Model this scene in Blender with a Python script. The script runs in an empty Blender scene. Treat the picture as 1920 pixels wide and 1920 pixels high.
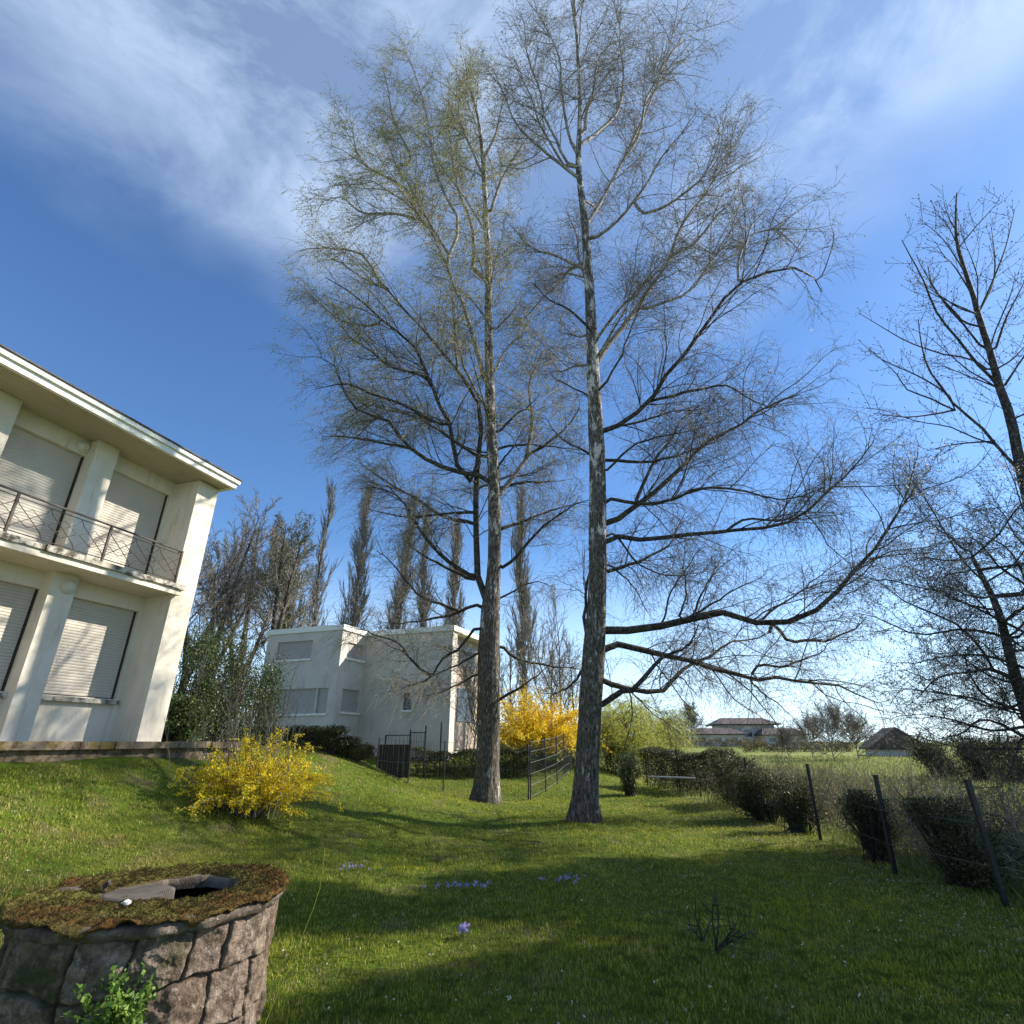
import bpy, math
import numpy as np
from mathutils import Vector
sc = bpy.context.scene
R = math.radians

# ---------------------------------------------------------------- camera, sky, sun, exposure
EYE = 1.6; TILT = R(22.8); FPX = 1025.0
cam_d = bpy.data.cameras.new('camera'); cam = bpy.data.objects.new('camera', cam_d)
sc.collection.objects.link(cam); sc.camera = cam
cam_d.sensor_width = 36; cam_d.lens = 36 * FPX / 1920
cam_d.clip_start = 0.05; cam_d.clip_end = 6000
cam.location = (0, 0, EYE); cam.rotation_euler = (R(90) + TILT, 0, 0)

SUN_EL = R(32); SX, SY = 0.954, 0.300            # horizontal direction towards the sun
_n = math.hypot(SX, SY); SX /= _n; SY /= _n
S3 = Vector((SX * math.cos(SUN_EL), SY * math.cos(SUN_EL), math.sin(SUN_EL)))
sun_d = bpy.data.lights.new('sun', 'SUN'); sun = bpy.data.objects.new('sun', sun_d)
sc.collection.objects.link(sun)
sun_d.energy = 5.0; sun_d.angle = R(0.53); sun_d.color = (1.0, 0.93, 0.82)
sun.rotation_euler = S3.to_track_quat('Z', 'Y').to_euler(); sun.location = (20, 10, 30)

w = bpy.data.worlds.new('World'); sc.world = w; w.use_nodes = True
nt = w.node_tree; N = nt.nodes; Lk = nt.links
for n in list(N): N.remove(n)
def wn(t, **k):
    n = N.new(t)
    for a, b in k.items(): setattr(n, a, b)
    return n
out = wn('ShaderNodeOutputWorld'); bg = wn('ShaderNodeBackground'); bg.inputs[1].default_value = 0.084
sky = wn('ShaderNodeTexSky', sky_type='NISHITA'); sky.sun_disc = False
sky.sun_elevation = SUN_EL; sky.sun_rotation = math.atan2(SX, SY)
sky.altitude = 200; sky.air_density = 1.0; sky.dust_density = 0.3; sky.ozone_density = 3.0
geo = wn('ShaderNodeTexCoord'); sep = wn('ShaderNodeSeparateXYZ'); Lk.new(geo.outputs['Generated'], sep.inputs[0])
def wm(op, a, b=None, c=None, clamp=False):
    n = wn('ShaderNodeMath', operation=op, use_clamp=clamp)
    for i, v in enumerate((a, b, c)):
        if v is None: continue
        if isinstance(v, (int, float)): n.inputs[i].default_value = v
        else: Lk.new(v, n.inputs[i])
    return n.outputs[0]
zz = wm('MAXIMUM', sep.outputs[2], 0.08)
cx = wm('DIVIDE', sep.outputs[0], zz); cy = wm('DIVIDE', sep.outputs[1], zz)
comb = wn('ShaderNodeCombineXYZ'); Lk.new(cx, comb.inputs[0]); Lk.new(cy, comb.inputs[1])
def noise(vec, scale, detail, rough, dist=0.0, rot=0, sc3=(1, 1, 1), loc=(0, 0, 0)):
    m = wn('ShaderNodeMapping'); m.inputs['Rotation'].default_value = (0, 0, rot); m.inputs['Scale'].default_value = sc3
    m.inputs['Location'].default_value = loc
    Lk.new(vec, m.inputs[0]); n = wn('ShaderNodeTexNoise'); Lk.new(m.outputs[0], n.inputs['Vector'])
    n.inputs['Scale'].default_value = scale; n.inputs['Detail'].default_value = detail
    n.inputs['Roughness'].default_value = rough; n.inputs['Distortion'].default_value = dist
    return n.outputs[0]
def smooth(v, a, b):
    n = wn('ShaderNodeMapRange', interpolation_type='SMOOTHSTEP'); Lk.new(v, n.inputs[0])
    n.inputs[1].default_value = a; n.inputs[2].default_value = b; return n.outputs[0]
n1 = noise(comb.outputs[0], 2.3, 9, 0.60, 0.7, rot=0.2, sc3=(1.0, 0.95, 1), loc=(1.35, .6, 0))
n2 = noise(comb.outputs[0], 1.3, 3, 0.5, 0.2, loc=(3.1, 1.7, 0))
n3 = noise(comb.outputs[0], 14, 6, 0.7, 1.0, rot=0.6, sc3=(1.0, 0.8, 1))
elev = smooth(wm('ADD', sep.outputs[2], wm('MULTIPLY', wm('SUBTRACT', n2, 0.5), 0.35)), 0.60, 0.84)
side = wm('ADD', smooth(wm('ABSOLUTE', cx), 0.15, 0.75), wm('MULTIPLY', smooth(cx, 0.3, 0.8), 0.9))
dens = smooth(wm('ADD', wm('ADD', n1, wm('MULTIPLY', side, 0.10)), wm('MULTIPLY', wm('SUBTRACT', n3, 0.5), 0.12)), 0.30, 0.84)
mask = wm('MULTIPLY', wm('MULTIPLY', elev, dens), 0.8)
# thin veil higher up too and pale haze low over the horizon
veil = wm('MULTIPLY', elev, 0.20)
mask = wm('MAXIMUM', mask, veil)
low = wm('MULTIPLY', smooth(sep.outputs[2], 0.34, -0.02), 0.62)
tint = wn('ShaderNodeMix', data_type='RGBA', blend_type='MULTIPLY'); tint.inputs[0].default_value = 1; tint.inputs[7].default_value = (0.76, 1.0, 1.23, 1); Lk.new(sky.outputs[0], tint.inputs[6])
mixh = wn('ShaderNodeMix', data_type='RGBA'); Lk.new(tint.outputs[2], mixh.inputs[6]); mixh.inputs[7].default_value = (8.0, 10.0, 12.0, 1)
Lk.new(low, mixh.inputs[0])
mix = wn('ShaderNodeMix', data_type='RGBA'); Lk.new(mixh.outputs[2], mix.inputs[6]); mix.inputs[7].default_value = (5.3, 6.5, 8.1, 1)
Lk.new(mask, mix.inputs[0]); Lk.new(mix.outputs[2], bg.inputs[0]); Lk.new(bg.outputs[0], out.inputs[0])
sc.view_settings.view_transform = 'Standard'; sc.view_settings.look = 'None'
sc.view_settings.exposure = 0.95; sc.view_settings.gamma = 1.0; sc.view_settings.use_curve_mapping = False
sc.cycles.max_bounces = 5; sc.cycles.transparent_max_bounces = 4; sc.cycles.use_denoising = True

# ---------------------------------------------------------------- helpers
def rng(s): return np.random.default_rng(s)
def ray(px, py):
    u = (px - 960) / FPX; v = (960 - py) / FPX
    return np.array([u, math.cos(TILT) - v * math.sin(TILT), math.sin(TILT) + v * math.cos(TILT)])
def at(px, py, Y):                       # the point of the photograph's ray at depth Y
    d = ray(px, py); return d * (Y / d[1]) + np.array([0, 0, EYE])
def width(px_w, p):                      # real width of something px_w wide at point p
    return px_w / FPX * (p[1] * math.cos(TILT) + (p[2] - EYE) * math.sin(TILT))
def tag(o, label=None, cat=None, group=None, kind=None):
    for k, v in (('label', label), ('category', cat), ('group', group), ('kind', kind)):
        if v: o[k] = v
    return o
def thing(name, loc, label, cat, group=None):
    o = bpy.data.objects.new(name, None); sc.collection.objects.link(o); o.location = loc
    o.empty_display_size = 0.2
    return tag(o, label, cat, group)
def mesh(name, V, Fs, mats, parent=None, attrs=None, smooth_=False, matidx=None, origin=None):
    """V (n,3) world coordinates; Fs list of int arrays (m,3) or (m,4)."""
    V = np.asarray(V, float); me = bpy.data.meshes.new(name)
    off = np.array(parent.location) if parent is not None else (np.array(origin) if origin is not None else np.zeros(3))
    if parent is not None and parent.type == 'MESH' and parent.parent is not None: off = off + np.array(parent.parent.location)
    V = V - off
    loops = np.concatenate([f.ravel() for f in Fs]).astype(np.int32)
    tot = np.concatenate([np.full(len(f), f.shape[1], np.int32) for f in Fs])
    start = np.concatenate([[0], np.cumsum(tot)[:-1]]).astype(np.int32)
    me.vertices.add(len(V)); me.vertices.foreach_set('co', V.astype(np.float32).ravel())
    me.loops.add(len(loops)); me.loops.foreach_set('vertex_index', loops)
    me.polygons.add(len(tot)); me.polygons.foreach_set('loop_start', start); me.polygons.foreach_set('loop_total', tot)
    if matidx is not None: me.polygons.foreach_set('material_index', np.asarray(matidx, np.int32))
    me.polygons.foreach_set('use_smooth', np.full(len(tot), bool(smooth_)))
    for m in (mats if isinstance(mats, (list, tuple)) else [mats]): me.materials.append(m)
    if attrs:
        for k, a in attrs.items():
            at_ = me.attributes.new(k, 'FLOAT', 'POINT'); at_.data.foreach_set('value', np.asarray(a, np.float32))
    me.update(calc_edges=True)
    o = bpy.data.objects.new(name, me); sc.collection.objects.link(o)
    if parent is not None: o.parent = parent
    elif origin is not None: o.location = origin
    return o
def norm(a): return a / np.maximum(np.linalg.norm(a, axis=-1, keepdims=True), 1e-9)

class MB:
    """collects shapes that become ONE mesh object"""
    def __init__(s, frame=None): s.V = []; s.F4 = []; s.F3 = []; s.n = 0; s.fr = frame
    def add(s, V, F):
        V = np.asarray(V, float)
        if s.fr is not None: O, X, Y = s.fr; V = O + V[:, :1] * X + V[:, 1:2] * Y + V[:, 2:3] * np.array([0, 0, 1.0])
        for f in F:
            f = np.asarray(f, int) + s.n
            (s.F4 if f.shape[1] == 4 else s.F3).append(f)
        s.V.append(V); s.n += len(V); return s
    def box(s, lo, hi, bev=0.0):
        x0, y0, z0 = lo; x1, y1, z1 = hi
        V = [(x0,y0,z0),(x1,y0,z0),(x1,y1,z0),(x0,y1,z0),(x0,y0,z1),(x1,y0,z1),(x1,y1,z1),(x0,y1,z1)]
        return s.add(V, [[(0,3,2,1),(4,5,6,7),(0,1,5,4),(1,2,6,5),(2,3,7,6),(3,0,4,7)]])
    def bar(s, a, b, r, sides=6, r2=None):
        P = np.array([[a, b]], float); return s.tubes(P, np.array([[r, r if r2 is None else r2]]), sides, cap=True)
    def poly(s, pts, r, sides=6):
        P = np.array([pts], float); return s.tubes(P, np.full((1, len(pts)), r) if np.isscalar(r) else np.array([r]), sides, cap=True)
    def tubes(s, P, Rr, sides=3, cap=False, rough=0.0, seed=0):
        n, K, _ = P.shape
        T = norm(np.gradient(P, axis=1)); M = norm(P[:, -1] - P[:, 0])
        ref = np.where(np.abs(M[:, 2:3]) > 0.8, np.array([1.0, 0.13, 0.0]), np.array([0.1, 0.0, 1.0])); ref = norm(ref)[:, None, :]
        n1 = norm(np.cross(T, np.broadcast_to(ref, T.shape))); n2 = np.cross(T, n1)
        a = np.arange(sides) * 2 * math.pi / sides
        rr = Rr[:, :, None]
        if rough: rr = rr * (1 + rough * rng(seed).normal(size=(n, K, sides)))
        else: rr = np.broadcast_to(rr, (n, K, sides))
        V = P[:, :, None, :] + rr[..., None] * (np.cos(a)[None, None, :, None] * n1[:, :, None, :] + np.sin(a)[None, None, :, None] * n2[:, :, None, :])
        idx = np.arange(n * K * sides).reshape(n, K, sides)
        A = idx[:, :-1, :]; B = idx[:, 1:, :]
        F = np.stack([A, np.roll(A, -1, 2), np.roll(B, -1, 2), B], -1).reshape(-1, 4)
        Fs = [F]
        if cap and sides >= 3:
            V2 = V.reshape(-1, 3); extra = np.concatenate([P[:, 0], P[:, -1]]); base = len(V2)
            c0 = base + np.arange(n); c1 = base + n + np.arange(n)
            f0 = np.stack([np.broadcast_to(c0[:, None], (n, sides)), np.roll(idx[:, 0], -1, 1), idx[:, 0]], -1).reshape(-1, 3)
            f1 = np.stack([np.broadcast_to(c1[:, None], (n, sides)), idx[:, -1], np.roll(idx[:, -1], -1, 1)], -1).reshape(-1, 3)
            return s.add(np.concatenate([V2, extra]), [F, f0, f1])
        return s.add(V.reshape(-1, 3), Fs)
    def cards(s, C, size, g, up=None, asp=0.55):
        """little diamond leaves at C"""
        n = len(C); a = norm(g.normal(size=(n, 3)))
        if up is not None: a = norm(a * 0.7 + up)
        b = norm(np.cross(a, g.normal(size=(n, 3)))); sz = np.asarray(size).reshape(-1, 1) * g.uniform(0.6, 1.3, (n, 1))
        V = np.stack([C - a * sz * .5, C + b * sz * asp * .5, C + a * sz * .5, C - b * sz * asp * .5], 1).reshape(-1, 3)
        return s.add(V, [np.arange(n * 4).reshape(n, 4)])
    def build(s, name, mat, parent=None, smooth_=False, attrs=None, origin=None):
        Fs = []
        if s.F4: Fs.append(np.concatenate(s.F4))
        if s.F3: Fs.append(np.concatenate(s.F3))
        return mesh(name, np.concatenate(s.V), Fs, mat, parent, attrs, smooth_, origin=origin)

# ---------------------------------------------------------------- ground height
HP = np.array([-6.85, 11.57]); HA = R(18)
HT = np.array([math.sin(HA), math.cos(HA)]); HB = np.array([-math.cos(HA), math.sin(HA)])
FX = 5.25                                              # the garden's fence line
def sstep(x, a, b):
    t = np.clip((x - a) / (b - a), 0, 1); return t * t * (3 - 2 * t)
def gz(x, y):
    x = np.asarray(x, float); y = np.asarray(y, float)
    a = (x - HP[0]) * HT[0] + (y - HP[1]) * HT[1]; b = (x - HP[0]) * HB[0] + (y - HP[1]) * HB[1]
    be = b + 0.35 * (1 - sstep(a, -1.5, 1.5))
    m = np.interp(be, [-8, -6.2, -5, -3.5, -2.6, -1.8, -1.0, -0.4, 0.5], [0, .03, .12, .38, .67, 1.0, 1.31, 1.45, 1.5])
    m = m * (1 - sstep(a, 4.6, 8.2))
    rise = np.interp(y, [19, 27, 33, 60, 3000], [0, .45, 1.2, 1.5, 1.7]) * (1 - sstep(x, 2.5, 6))
    field = np.interp(y, [20, 60, 150, 400, 3000], [0, .25, 1.15, 1.35, 1.5]) * sstep(x, 2.5, 6)
    z = np.maximum(m, rise) + field
    dist = np.hypot(x, y)
    bump = 0.035 * np.sin(x * 1.3 + 0.7 * y) * np.sin(y * 0.9 - 0.4 * x) + 0.018 * np.sin(x * 3.1 - y * 2.2) * np.sin(1.7 * x + 2.9 * y)
    return z + bump * (1 - sstep(dist, 25, 60))
def G(x, y): return float(gz(x, y))
def gpoint(x, y): return (x, y, G(x, y))

# ---------------------------------------------------------------- materials
def mat(name, build, **k):
    m = bpy.data.materials.new(name); m.use_nodes = True; t = m.node_tree
    bs = t.nodes['Principled BSDF']; bs.inputs['Roughness'].default_value = k.get('rough', 0.85)
    bs.inputs['Specular IOR Level'].default_value = k.get('spec', 0.25)
    H = NodeH(t, bs); build(H); return m
class NodeH:
    def __init__(s, t, bs): s.t = t; s.b = bs; s.tc = t.nodes.new('ShaderNodeTexCoord')
    def obj(s, scale=(1, 1, 1)):
        m = s.t.nodes.new('ShaderNodeMapping'); m.inputs['Scale'].default_value = scale
        s.t.links.new(s.tc.outputs['Object'], m.inputs[0]); return m.outputs[0]
    def noise(s, scale, detail=4, rough=0.55, sc3=(1, 1, 1), dist=0):
        n = s.t.nodes.new('ShaderNodeTexNoise'); s.t.links.new(s.obj(sc3), n.inputs['Vector'])
        n.inputs['Scale'].default_value = scale; n.inputs['Detail'].default_value = detail
        n.inputs['Roughness'].default_value = rough; n.inputs['Distortion'].default_value = dist; return n.outputs[0]
    def vor(s, scale, sc3=(1, 1, 1), feat='F1'):
        n = s.t.nodes.new('ShaderNodeTexVoronoi'); n.feature = feat; s.t.links.new(s.obj(sc3), n.inputs['Vector'])
        n.inputs['Scale'].default_value = scale; return n.outputs[0]
    def attr(s, name):
        n = s.t.nodes.new('ShaderNodeAttribute'); n.attribute_name = name; return n.outputs['Fac']
    def z(s):
        n = s.t.nodes.new('ShaderNodeSeparateXYZ'); s.t.links.new(s.tc.outputs['Object'], n.inputs[0]); return n.outputs[2]
    def xyz(s, i):
        n = s.t.nodes.new('ShaderNodeSeparateXYZ'); s.t.links.new(s.tc.outputs['Object'], n.inputs[0]); return n.outputs[i]
    def rand(s):
        n = s.t.nodes.new('ShaderNodeNewGeometry'); return n.outputs['Random Per Island']
    def math(s, op, a, b=0.0, clamp=False):
        n = s.t.nodes.new('ShaderNodeMath'); n.operation = op; n.use_clamp = clamp
        for i, v in enumerate((a, b)):
            if isinstance(v, (int, float)): n.inputs[i].default_value = v
            else: s.t.links.new(v, n.inputs[i])
        return n.outputs[0]
    def rng_(s, v, a, b, c=0, d=1):
        n = s.t.nodes.new('ShaderNodeMapRange'); n.interpolation_type = 'SMOOTHSTEP'; s.t.links.new(v, n.inputs[0])
        for i, x in enumerate((a, b, c, d)): n.inputs[i + 1].default_value = x
        return n.outputs[0]
    def ramp(s, v, stops):
        n = s.t.nodes.new('ShaderNodeValToRGB'); e = n.color_ramp.elements
        while len(e) < len(stops): e.new(0.5)
        for x, (p, c) in zip(e, stops): x.position = p; x.color = (*c, 1)
        s.t.links.new(v, n.inputs[0]); return n.outputs[0]
    def mix(s, f, a, b, mode='MIX'):
        n = s.t.nodes.new('ShaderNodeMix'); n.data_type = 'RGBA'; n.blend_type = mode
        for i, v in ((0, f), (6, a), (7, b)):
            if isinstance(v, tuple): n.inputs[i].default_value = (*v, 1)
            elif isinstance(v, (int, float)): n.inputs[i].default_value = v
            else: s.t.links.new(v, n.inputs[i])
        return n.outputs[2]
    def col(s, c):
        if isinstance(c, tuple): s.b.inputs['Base Color'].default_value = (*c, 1)
        else: s.t.links.new(c, s.b.inputs['Base Color'])
        s.c = c
    def bump(s, h, strength=0.5, dist=0.02):
        n = s.t.nodes.new('ShaderNodeBump'); n.inputs['Strength'].default_value = strength; n.inputs['Distance'].default_value = dist
        s.t.links.new(h, n.inputs['Height']); s.t.links.new(n.outputs[0], s.b.inputs['Normal'])
    def translucent(s, f):
        tr = s.t.nodes.new('ShaderNodeBsdfTranslucent'); mx = s.t.nodes.new('ShaderNodeMixShader'); mx.inputs[0].default_value = f
        if isinstance(s.c, tuple): tr.inputs[0].default_value = (*s.c, 1)
        else: s.t.links.new(s.c, tr.inputs[0])
        s.t.links.new(s.b.outputs[0], mx.inputs[1]); s.t.links.new(tr.outputs[0], mx.inputs[2])
        s.t.links.new(mx.outputs[0], s.t.nodes['Material Output'].inputs[0])
M = {}
def m_ground(H):
    a = H.noise(0.35, 5, 0.6); b = H.noise(9, 8, 0.7); d = H.noise(1.3, 6, 0.65)
    c = H.ramp(a, [(0.3, (.06, .10, .008)), (0.5, (.10, .15, .012)), (0.7, (.17, .18, .03))])
    c = H.mix(H.rng_(d, .52, .72), c, (.16, .13, .07)); c = H.mix(H.rng_(b, .35, .75, 0, .6), c, (.022, .03, .01))
    H.col(c); H.bump(b, 1.0, 0.06)
M['ground'] = mat('lawn_soil', m_ground, rough=.95, spec=.1)
def m_field(H):
    a = H.noise(0.06, 4, 0.6, sc3=(1, .4, 1)); b = H.noise(3, 8, 0.75)
    c = H.ramp(a, [(0.3, (.14, .18, .04)), (0.55, (.22, .25, .06)), (0.75, (.33, .30, .13))])  # pale, yellowish stops carry the distance haze in the colour
    c = H.mix(H.rng_(b, .4, .75, 0, .6), c, (.06, .055, .025)); H.col(c); H.bump(b, 1.0, 0.15)
M['field'] = mat('field', m_field, rough=.95, spec=.1)
def m_grass(H):
    r = H.rand(); a = H.noise(0.45, 4, 0.6); d = H.noise(1.6, 5, 0.6)
    c = H.ramp(r, [(0.0, (.15, .115, .05)), (0.09, (.085, .135, .012)), (0.4, (.21, .255, .025)), (0.75, (.35, .36, .045)), (0.95, (.44, .38, .13))])
    c = H.mix(H.rng_(a, .42, .68, 0, .7), c, (.40, .38, .03)); c = H.mix(H.rng_(d, .53, .72, 0, .8), c, (.33, .27, .12)); c = H.mix(H.rng_(H.noise(5, 4, .7), .47, .64, 0, .75), c, (.035, .055, .010))
    dr = H.math('MULTIPLY', H.rng_(H.noise(1.1, 5, .65), .46, .62), H.rng_(H.xyz(0), -1.5, -4.5))
    c = H.mix(H.math('MULTIPLY', dr, .85), c, (.40, .33, .10)); H.col(c); H.translucent(.42)
M['grass'] = mat('grass_blade', m_grass, rough=.55, spec=.3)
M['meadow'] = mat('meadow_blade', lambda H: (H.col(H.mix(H.rng_(H.noise(.5, 5, .6), .42, .62, 0, .7), H.ramp(H.rand(), [(0, (.12, .14, .04)), (.45, (.18, .24, .04)), (.85, (.28, .31, .08)), (1, (.40, .33, .18))]), (.27, .24, .11))), H.translucent(.4)), rough=.6)
def m_plaster(base, stain, wear):
    def f(H):
        a = H.noise(1.1, 6, .6); b = H.noise(7, 8, .7, sc3=(1, 1, .12)); g = H.noise(60, 4, .6)
        c = H.mix(H.rng_(a, .4, .68, 0, .7), base, stain)
        c = H.mix(H.rng_(b, .53, .72, 0, wear), c, tuple(x * .45 for x in stain))
        H.col(c); H.bump(H.math('ADD', H.math('MULTIPLY', b, .6), g), .35, .012)
    return f
M['wall'] = mat('cream_plaster', m_plaster((.70, .645, .53), (.56, .50, .39), .5), rough=.9)
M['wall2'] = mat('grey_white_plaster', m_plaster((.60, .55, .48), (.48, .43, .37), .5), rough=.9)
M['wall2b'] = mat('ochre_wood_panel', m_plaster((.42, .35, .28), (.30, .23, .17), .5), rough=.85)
def m_slab(H):
    a = H.noise(5, 8, .7); b = H.noise(1.5, 5, .6)
    c = H.mix(H.rng_(a, .44, .6), (.55, .51, .42), (.10, .085, .06)); c = H.mix(H.rng_(b, .5, .7, 0, .7), c, (.30, .25, .17))
    H.col(c); H.bump(a, .9, .03)
M['slab_edge'] = mat('weathered_slab', m_slab, rough=.95)
M['shutter'] = mat('shutter_slats', lambda H: (H.col(H.mix(H.rng_(H.noise(2, 5, .6, sc3=(1, 1, .3)), .4, .75, 0, .5), (.52, .475, .40), (.41, .37, .30))), H.bump(H.noise(40, 3), .15, .005)), rough=.6, spec=.3)
M['shutter2'] = mat('grey_shutter', lambda H: H.col(H.mix(H.rng_(H.noise(3, 4), .4, .7, 0, .5), (.42, .39, .35), (.34, .31, .28))), rough=.6)
M['soffit'] = mat('soffit_boards', lambda H: H.col(H.mix(H.rng_(H.noise(3, 5, .6), .4, .75, 0, .6), (.46, .41, .31), (.37, .32, .235))), rough=.8)
M['fascia'] = mat('white_fascia_paint', lambda H: H.col(H.mix(H.rng_(H.noise(4, 6, .65), .5, .75, 0, .5), (.80, .78, .70), (.5, .46, .37))), rough=.6)
M['iron'] = mat('dark_iron', lambda H: (H.col(H.mix(H.rng_(H.noise(30, 4), .45, .65), (.035, .032, .030), (.09, .05, .03))), H.bump(H.noise(60, 3), .3, .004)), rough=.6, spec=.4)
M['postmetal'] = mat('dark_coated_steel', lambda H: H.col(H.mix(H.rng_(H.noise(20, 4), .4, .7), (.012, .012, .014), (.03, .028, .026))), rough=.5, spec=.4)
M['wire'] = mat('grey_wire', lambda H: H.col(H.mix(H.rng_(H.noise(9, 2), .4, .6), (.10, .12, .11), (.18, .19, .18))), rough=.5, spec=.5)
M['galv'] = mat('pale_pipe', lambda H: H.col(H.mix(H.rng_(H.noise(12, 3), .4, .6), (.45, .45, .47), (.3, .3, .31))), rough=.4, spec=.5)
M['dark'] = mat('shaft_shade', lambda H: H.col(H.mix(H.noise(4), (.02, .018, .015), (.035, .03, .025))), rough=.9)  # near black: the shade inside the well is put into the colour
M['glass'] = mat('dim_glass', lambda H: H.col(H.mix(H.noise(3), (.03, .04, .05), (.06, .07, .08))), rough=.08, spec=.8)
M['lampglass'] = mat('frosted_lamp', lambda H: H.col(H.mix(H.noise(9), (.52, .50, .42), (.62, .6, .52))), rough=.35, spec=.5)
def m_birch(H):
    z = H.z(); p = H.noise(5.5, 7, .7, sc3=(1, 1, .35), dist=.6); q = H.noise(16, 4, .6, sc3=(1, 1, 3.2)); fi = H.vor(9, (1.0, 1.0, .28)); r = H.noise(28, 5, .7, sc3=(1, 1, .3))
    amt = H.rng_(z, 0.0, 12.0, -.065, .025)                                # more white plates the higher up
    m = H.rng_(H.math('ADD', p, amt), .52, .60)
    whitec = H.mix(H.rng_(q, .52, .62), (.60, .56, .50), (.12, .10, .085))
    darkc = H.ramp(r, [(.34, (.016, .013, .010)), (.50, (.085, .070, .057)), (.64, (.25, .215, .18))])
    c = H.mix(m, darkc, whitec)
    moss = H.math('MULTIPLY', H.rng_(H.noise(2.2, 5, .6), .45, .7), H.rng_(z, 9, 0))
    c = H.mix(H.math('MULTIPLY', moss, .45), c, (.07, .075, .025)); H.col(c)
    H.bump(H.math('ADD', fi, H.math('MULTIPLY', r, .6)), .9, .05)
M['birch'] = mat('birch_bark', m_birch, rough=.85)
def m_branch(lo, hi, k=1.0):
    def f(H):
        n = H.noise(3, 5, .65); r = H.noise(14, 5, .65, sc3=(1, 1, 1)); c = H.mix(H.rng_(r, .40, .68), lo, hi)
        c = H.mix(H.rng_(n, .52, .72, 0, .5 * k), c, (.09, .10, .03)); H.col(c); H.bump(r, .5, .02)
    return f
M['limb'] = mat('limb_bark', m_branch((.026, .021, .017), (.115, .098, .08)), rough=.85)
M['limb_pale'] = mat('pale_limb_bark', m_branch((.11, .095, .08), (.46, .42, .37), .4), rough=.8)
M['twig_brown'] = mat('brown_twigs', lambda H: H.col(H.ramp(H.rand(), [(0, (.095, .08, .066)), (.6, (.20, .172, .14)), (1, (.30, .265, .22))])), rough=.7)
M['twig_grey'] = mat('grey_twigs', lambda H: H.col(H.ramp(H.rand(), [(0, (.085, .068, .054)), (.6, (.18, .15, .12)), (1, (.30, .265, .21))])), rough=.7)
M['twig_dark'] = mat('dark_twigs', lambda H: H.col(H.ramp(H.rand(), [(0, (.02, .016, .014)), (.6, (.05, .04, .033)), (1, (.09, .07, .055))])), rough=.7)
def leafm(stops, tr=.4, rough=.5):
    def f(H): H.col(H.ramp(H.rand(), stops)); H.translucent(tr)
    return f
M['catkin'] = mat('olive_catkins', leafm([(0, (.13, .14, .03)), (.5, (.33, .33, .05)), (.85, (.46, .43, .07)), (1, (.56, .44, .09))]), rough=.6)
M['catkin_b'] = mat('grey_olive_buds', leafm([(0, (.13, .12, .05)), (.6, (.22, .20, .08)), (1, (.30, .26, .13))]), rough=.6)
M['yellow'] = mat('yellow_blossom', leafm([(0, (.55, .40, .015)), (.5, (.80, .62, .02)), (1, (.90, .76, .06))], .35), rough=.6)
M['orange_yellow'] = mat('deep_yellow_blossom', leafm([(0, (.58, .36, .01)), (.5, (.82, .58, .014)), (1, (.92, .72, .04))], .35), rough=.6)
M['willow'] = mat('fresh_willow_leaf', leafm([(0, (.30, .33, .04)), (.5, (.48, .52, .08)), (1, (.62, .60, .15))], .45), rough=.6)
M['ivy'] = mat('dark_green_leaf', leafm([(0, (.018, .035, .010)), (.5, (.045, .075, .018)), (.85, (.09, .125, .03)), (1, (.17, .19, .06))], .25), rough=.4)
M['hedge'] = mat('hedge_leaf', leafm([(0, (.018, .026, .010)), (.45, (.045, .062, .02)), (.75, (.11, .11, .04)), (1, (.20, .14, .07))], .35), rough=.5)
M['hedge_brown'] = mat('brown_hedge_leaf', leafm([(0, (.06, .045, .02)), (.5, (.14, .11, .045)), (1, (.22, .19, .08))], .3), rough=.6)
M['scrub'] = mat('scrub_leaf', leafm([(0, (.08, .10, .02)), (.5, (.17, .19, .04)), (.8, (.27, .23, .08)), (1, (.30, .19, .10))], .35), rough=.6)
M['twig_mid'] = mat('mid_brown_twigs', lambda H: H.col(H.ramp(H.rand(), [(0, (.05, .04, .032)), (.6, (.12, .10, .08)), (1, (.20, .165, .13))])), rough=.7)
M['white_bud'] = mat('pale_blossom', leafm([(0, (.42, .37, .31)), (.5, (.56, .51, .45)), (1, (.70, .66, .60))], .5), rough=.6)
M['violet'] = mat('violet_petal', leafm([(0, (.22, .20, .45)), (.5, (.36, .33, .62)), (1, (.55, .52, .75))], .3), rough=.6)
M['daisy'] = mat('white_petal', leafm([(0, (.6, .6, .5)), (1, (.85, .85, .78))], .3), rough=.6)
M['deadleaf'] = mat('dead_leaf', leafm([(0, (.16, .09, .045)), (.5, (.28, .19, .11)), (1, (.46, .40, .33))], .2), rough=.6)
M['freshleaf'] = mat('fresh_green_leaf', leafm([(0, (.06, .12, .02)), (.5, (.14, .24, .04)), (1, (.26, .36, .08))], .4), rough=.45)
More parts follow.
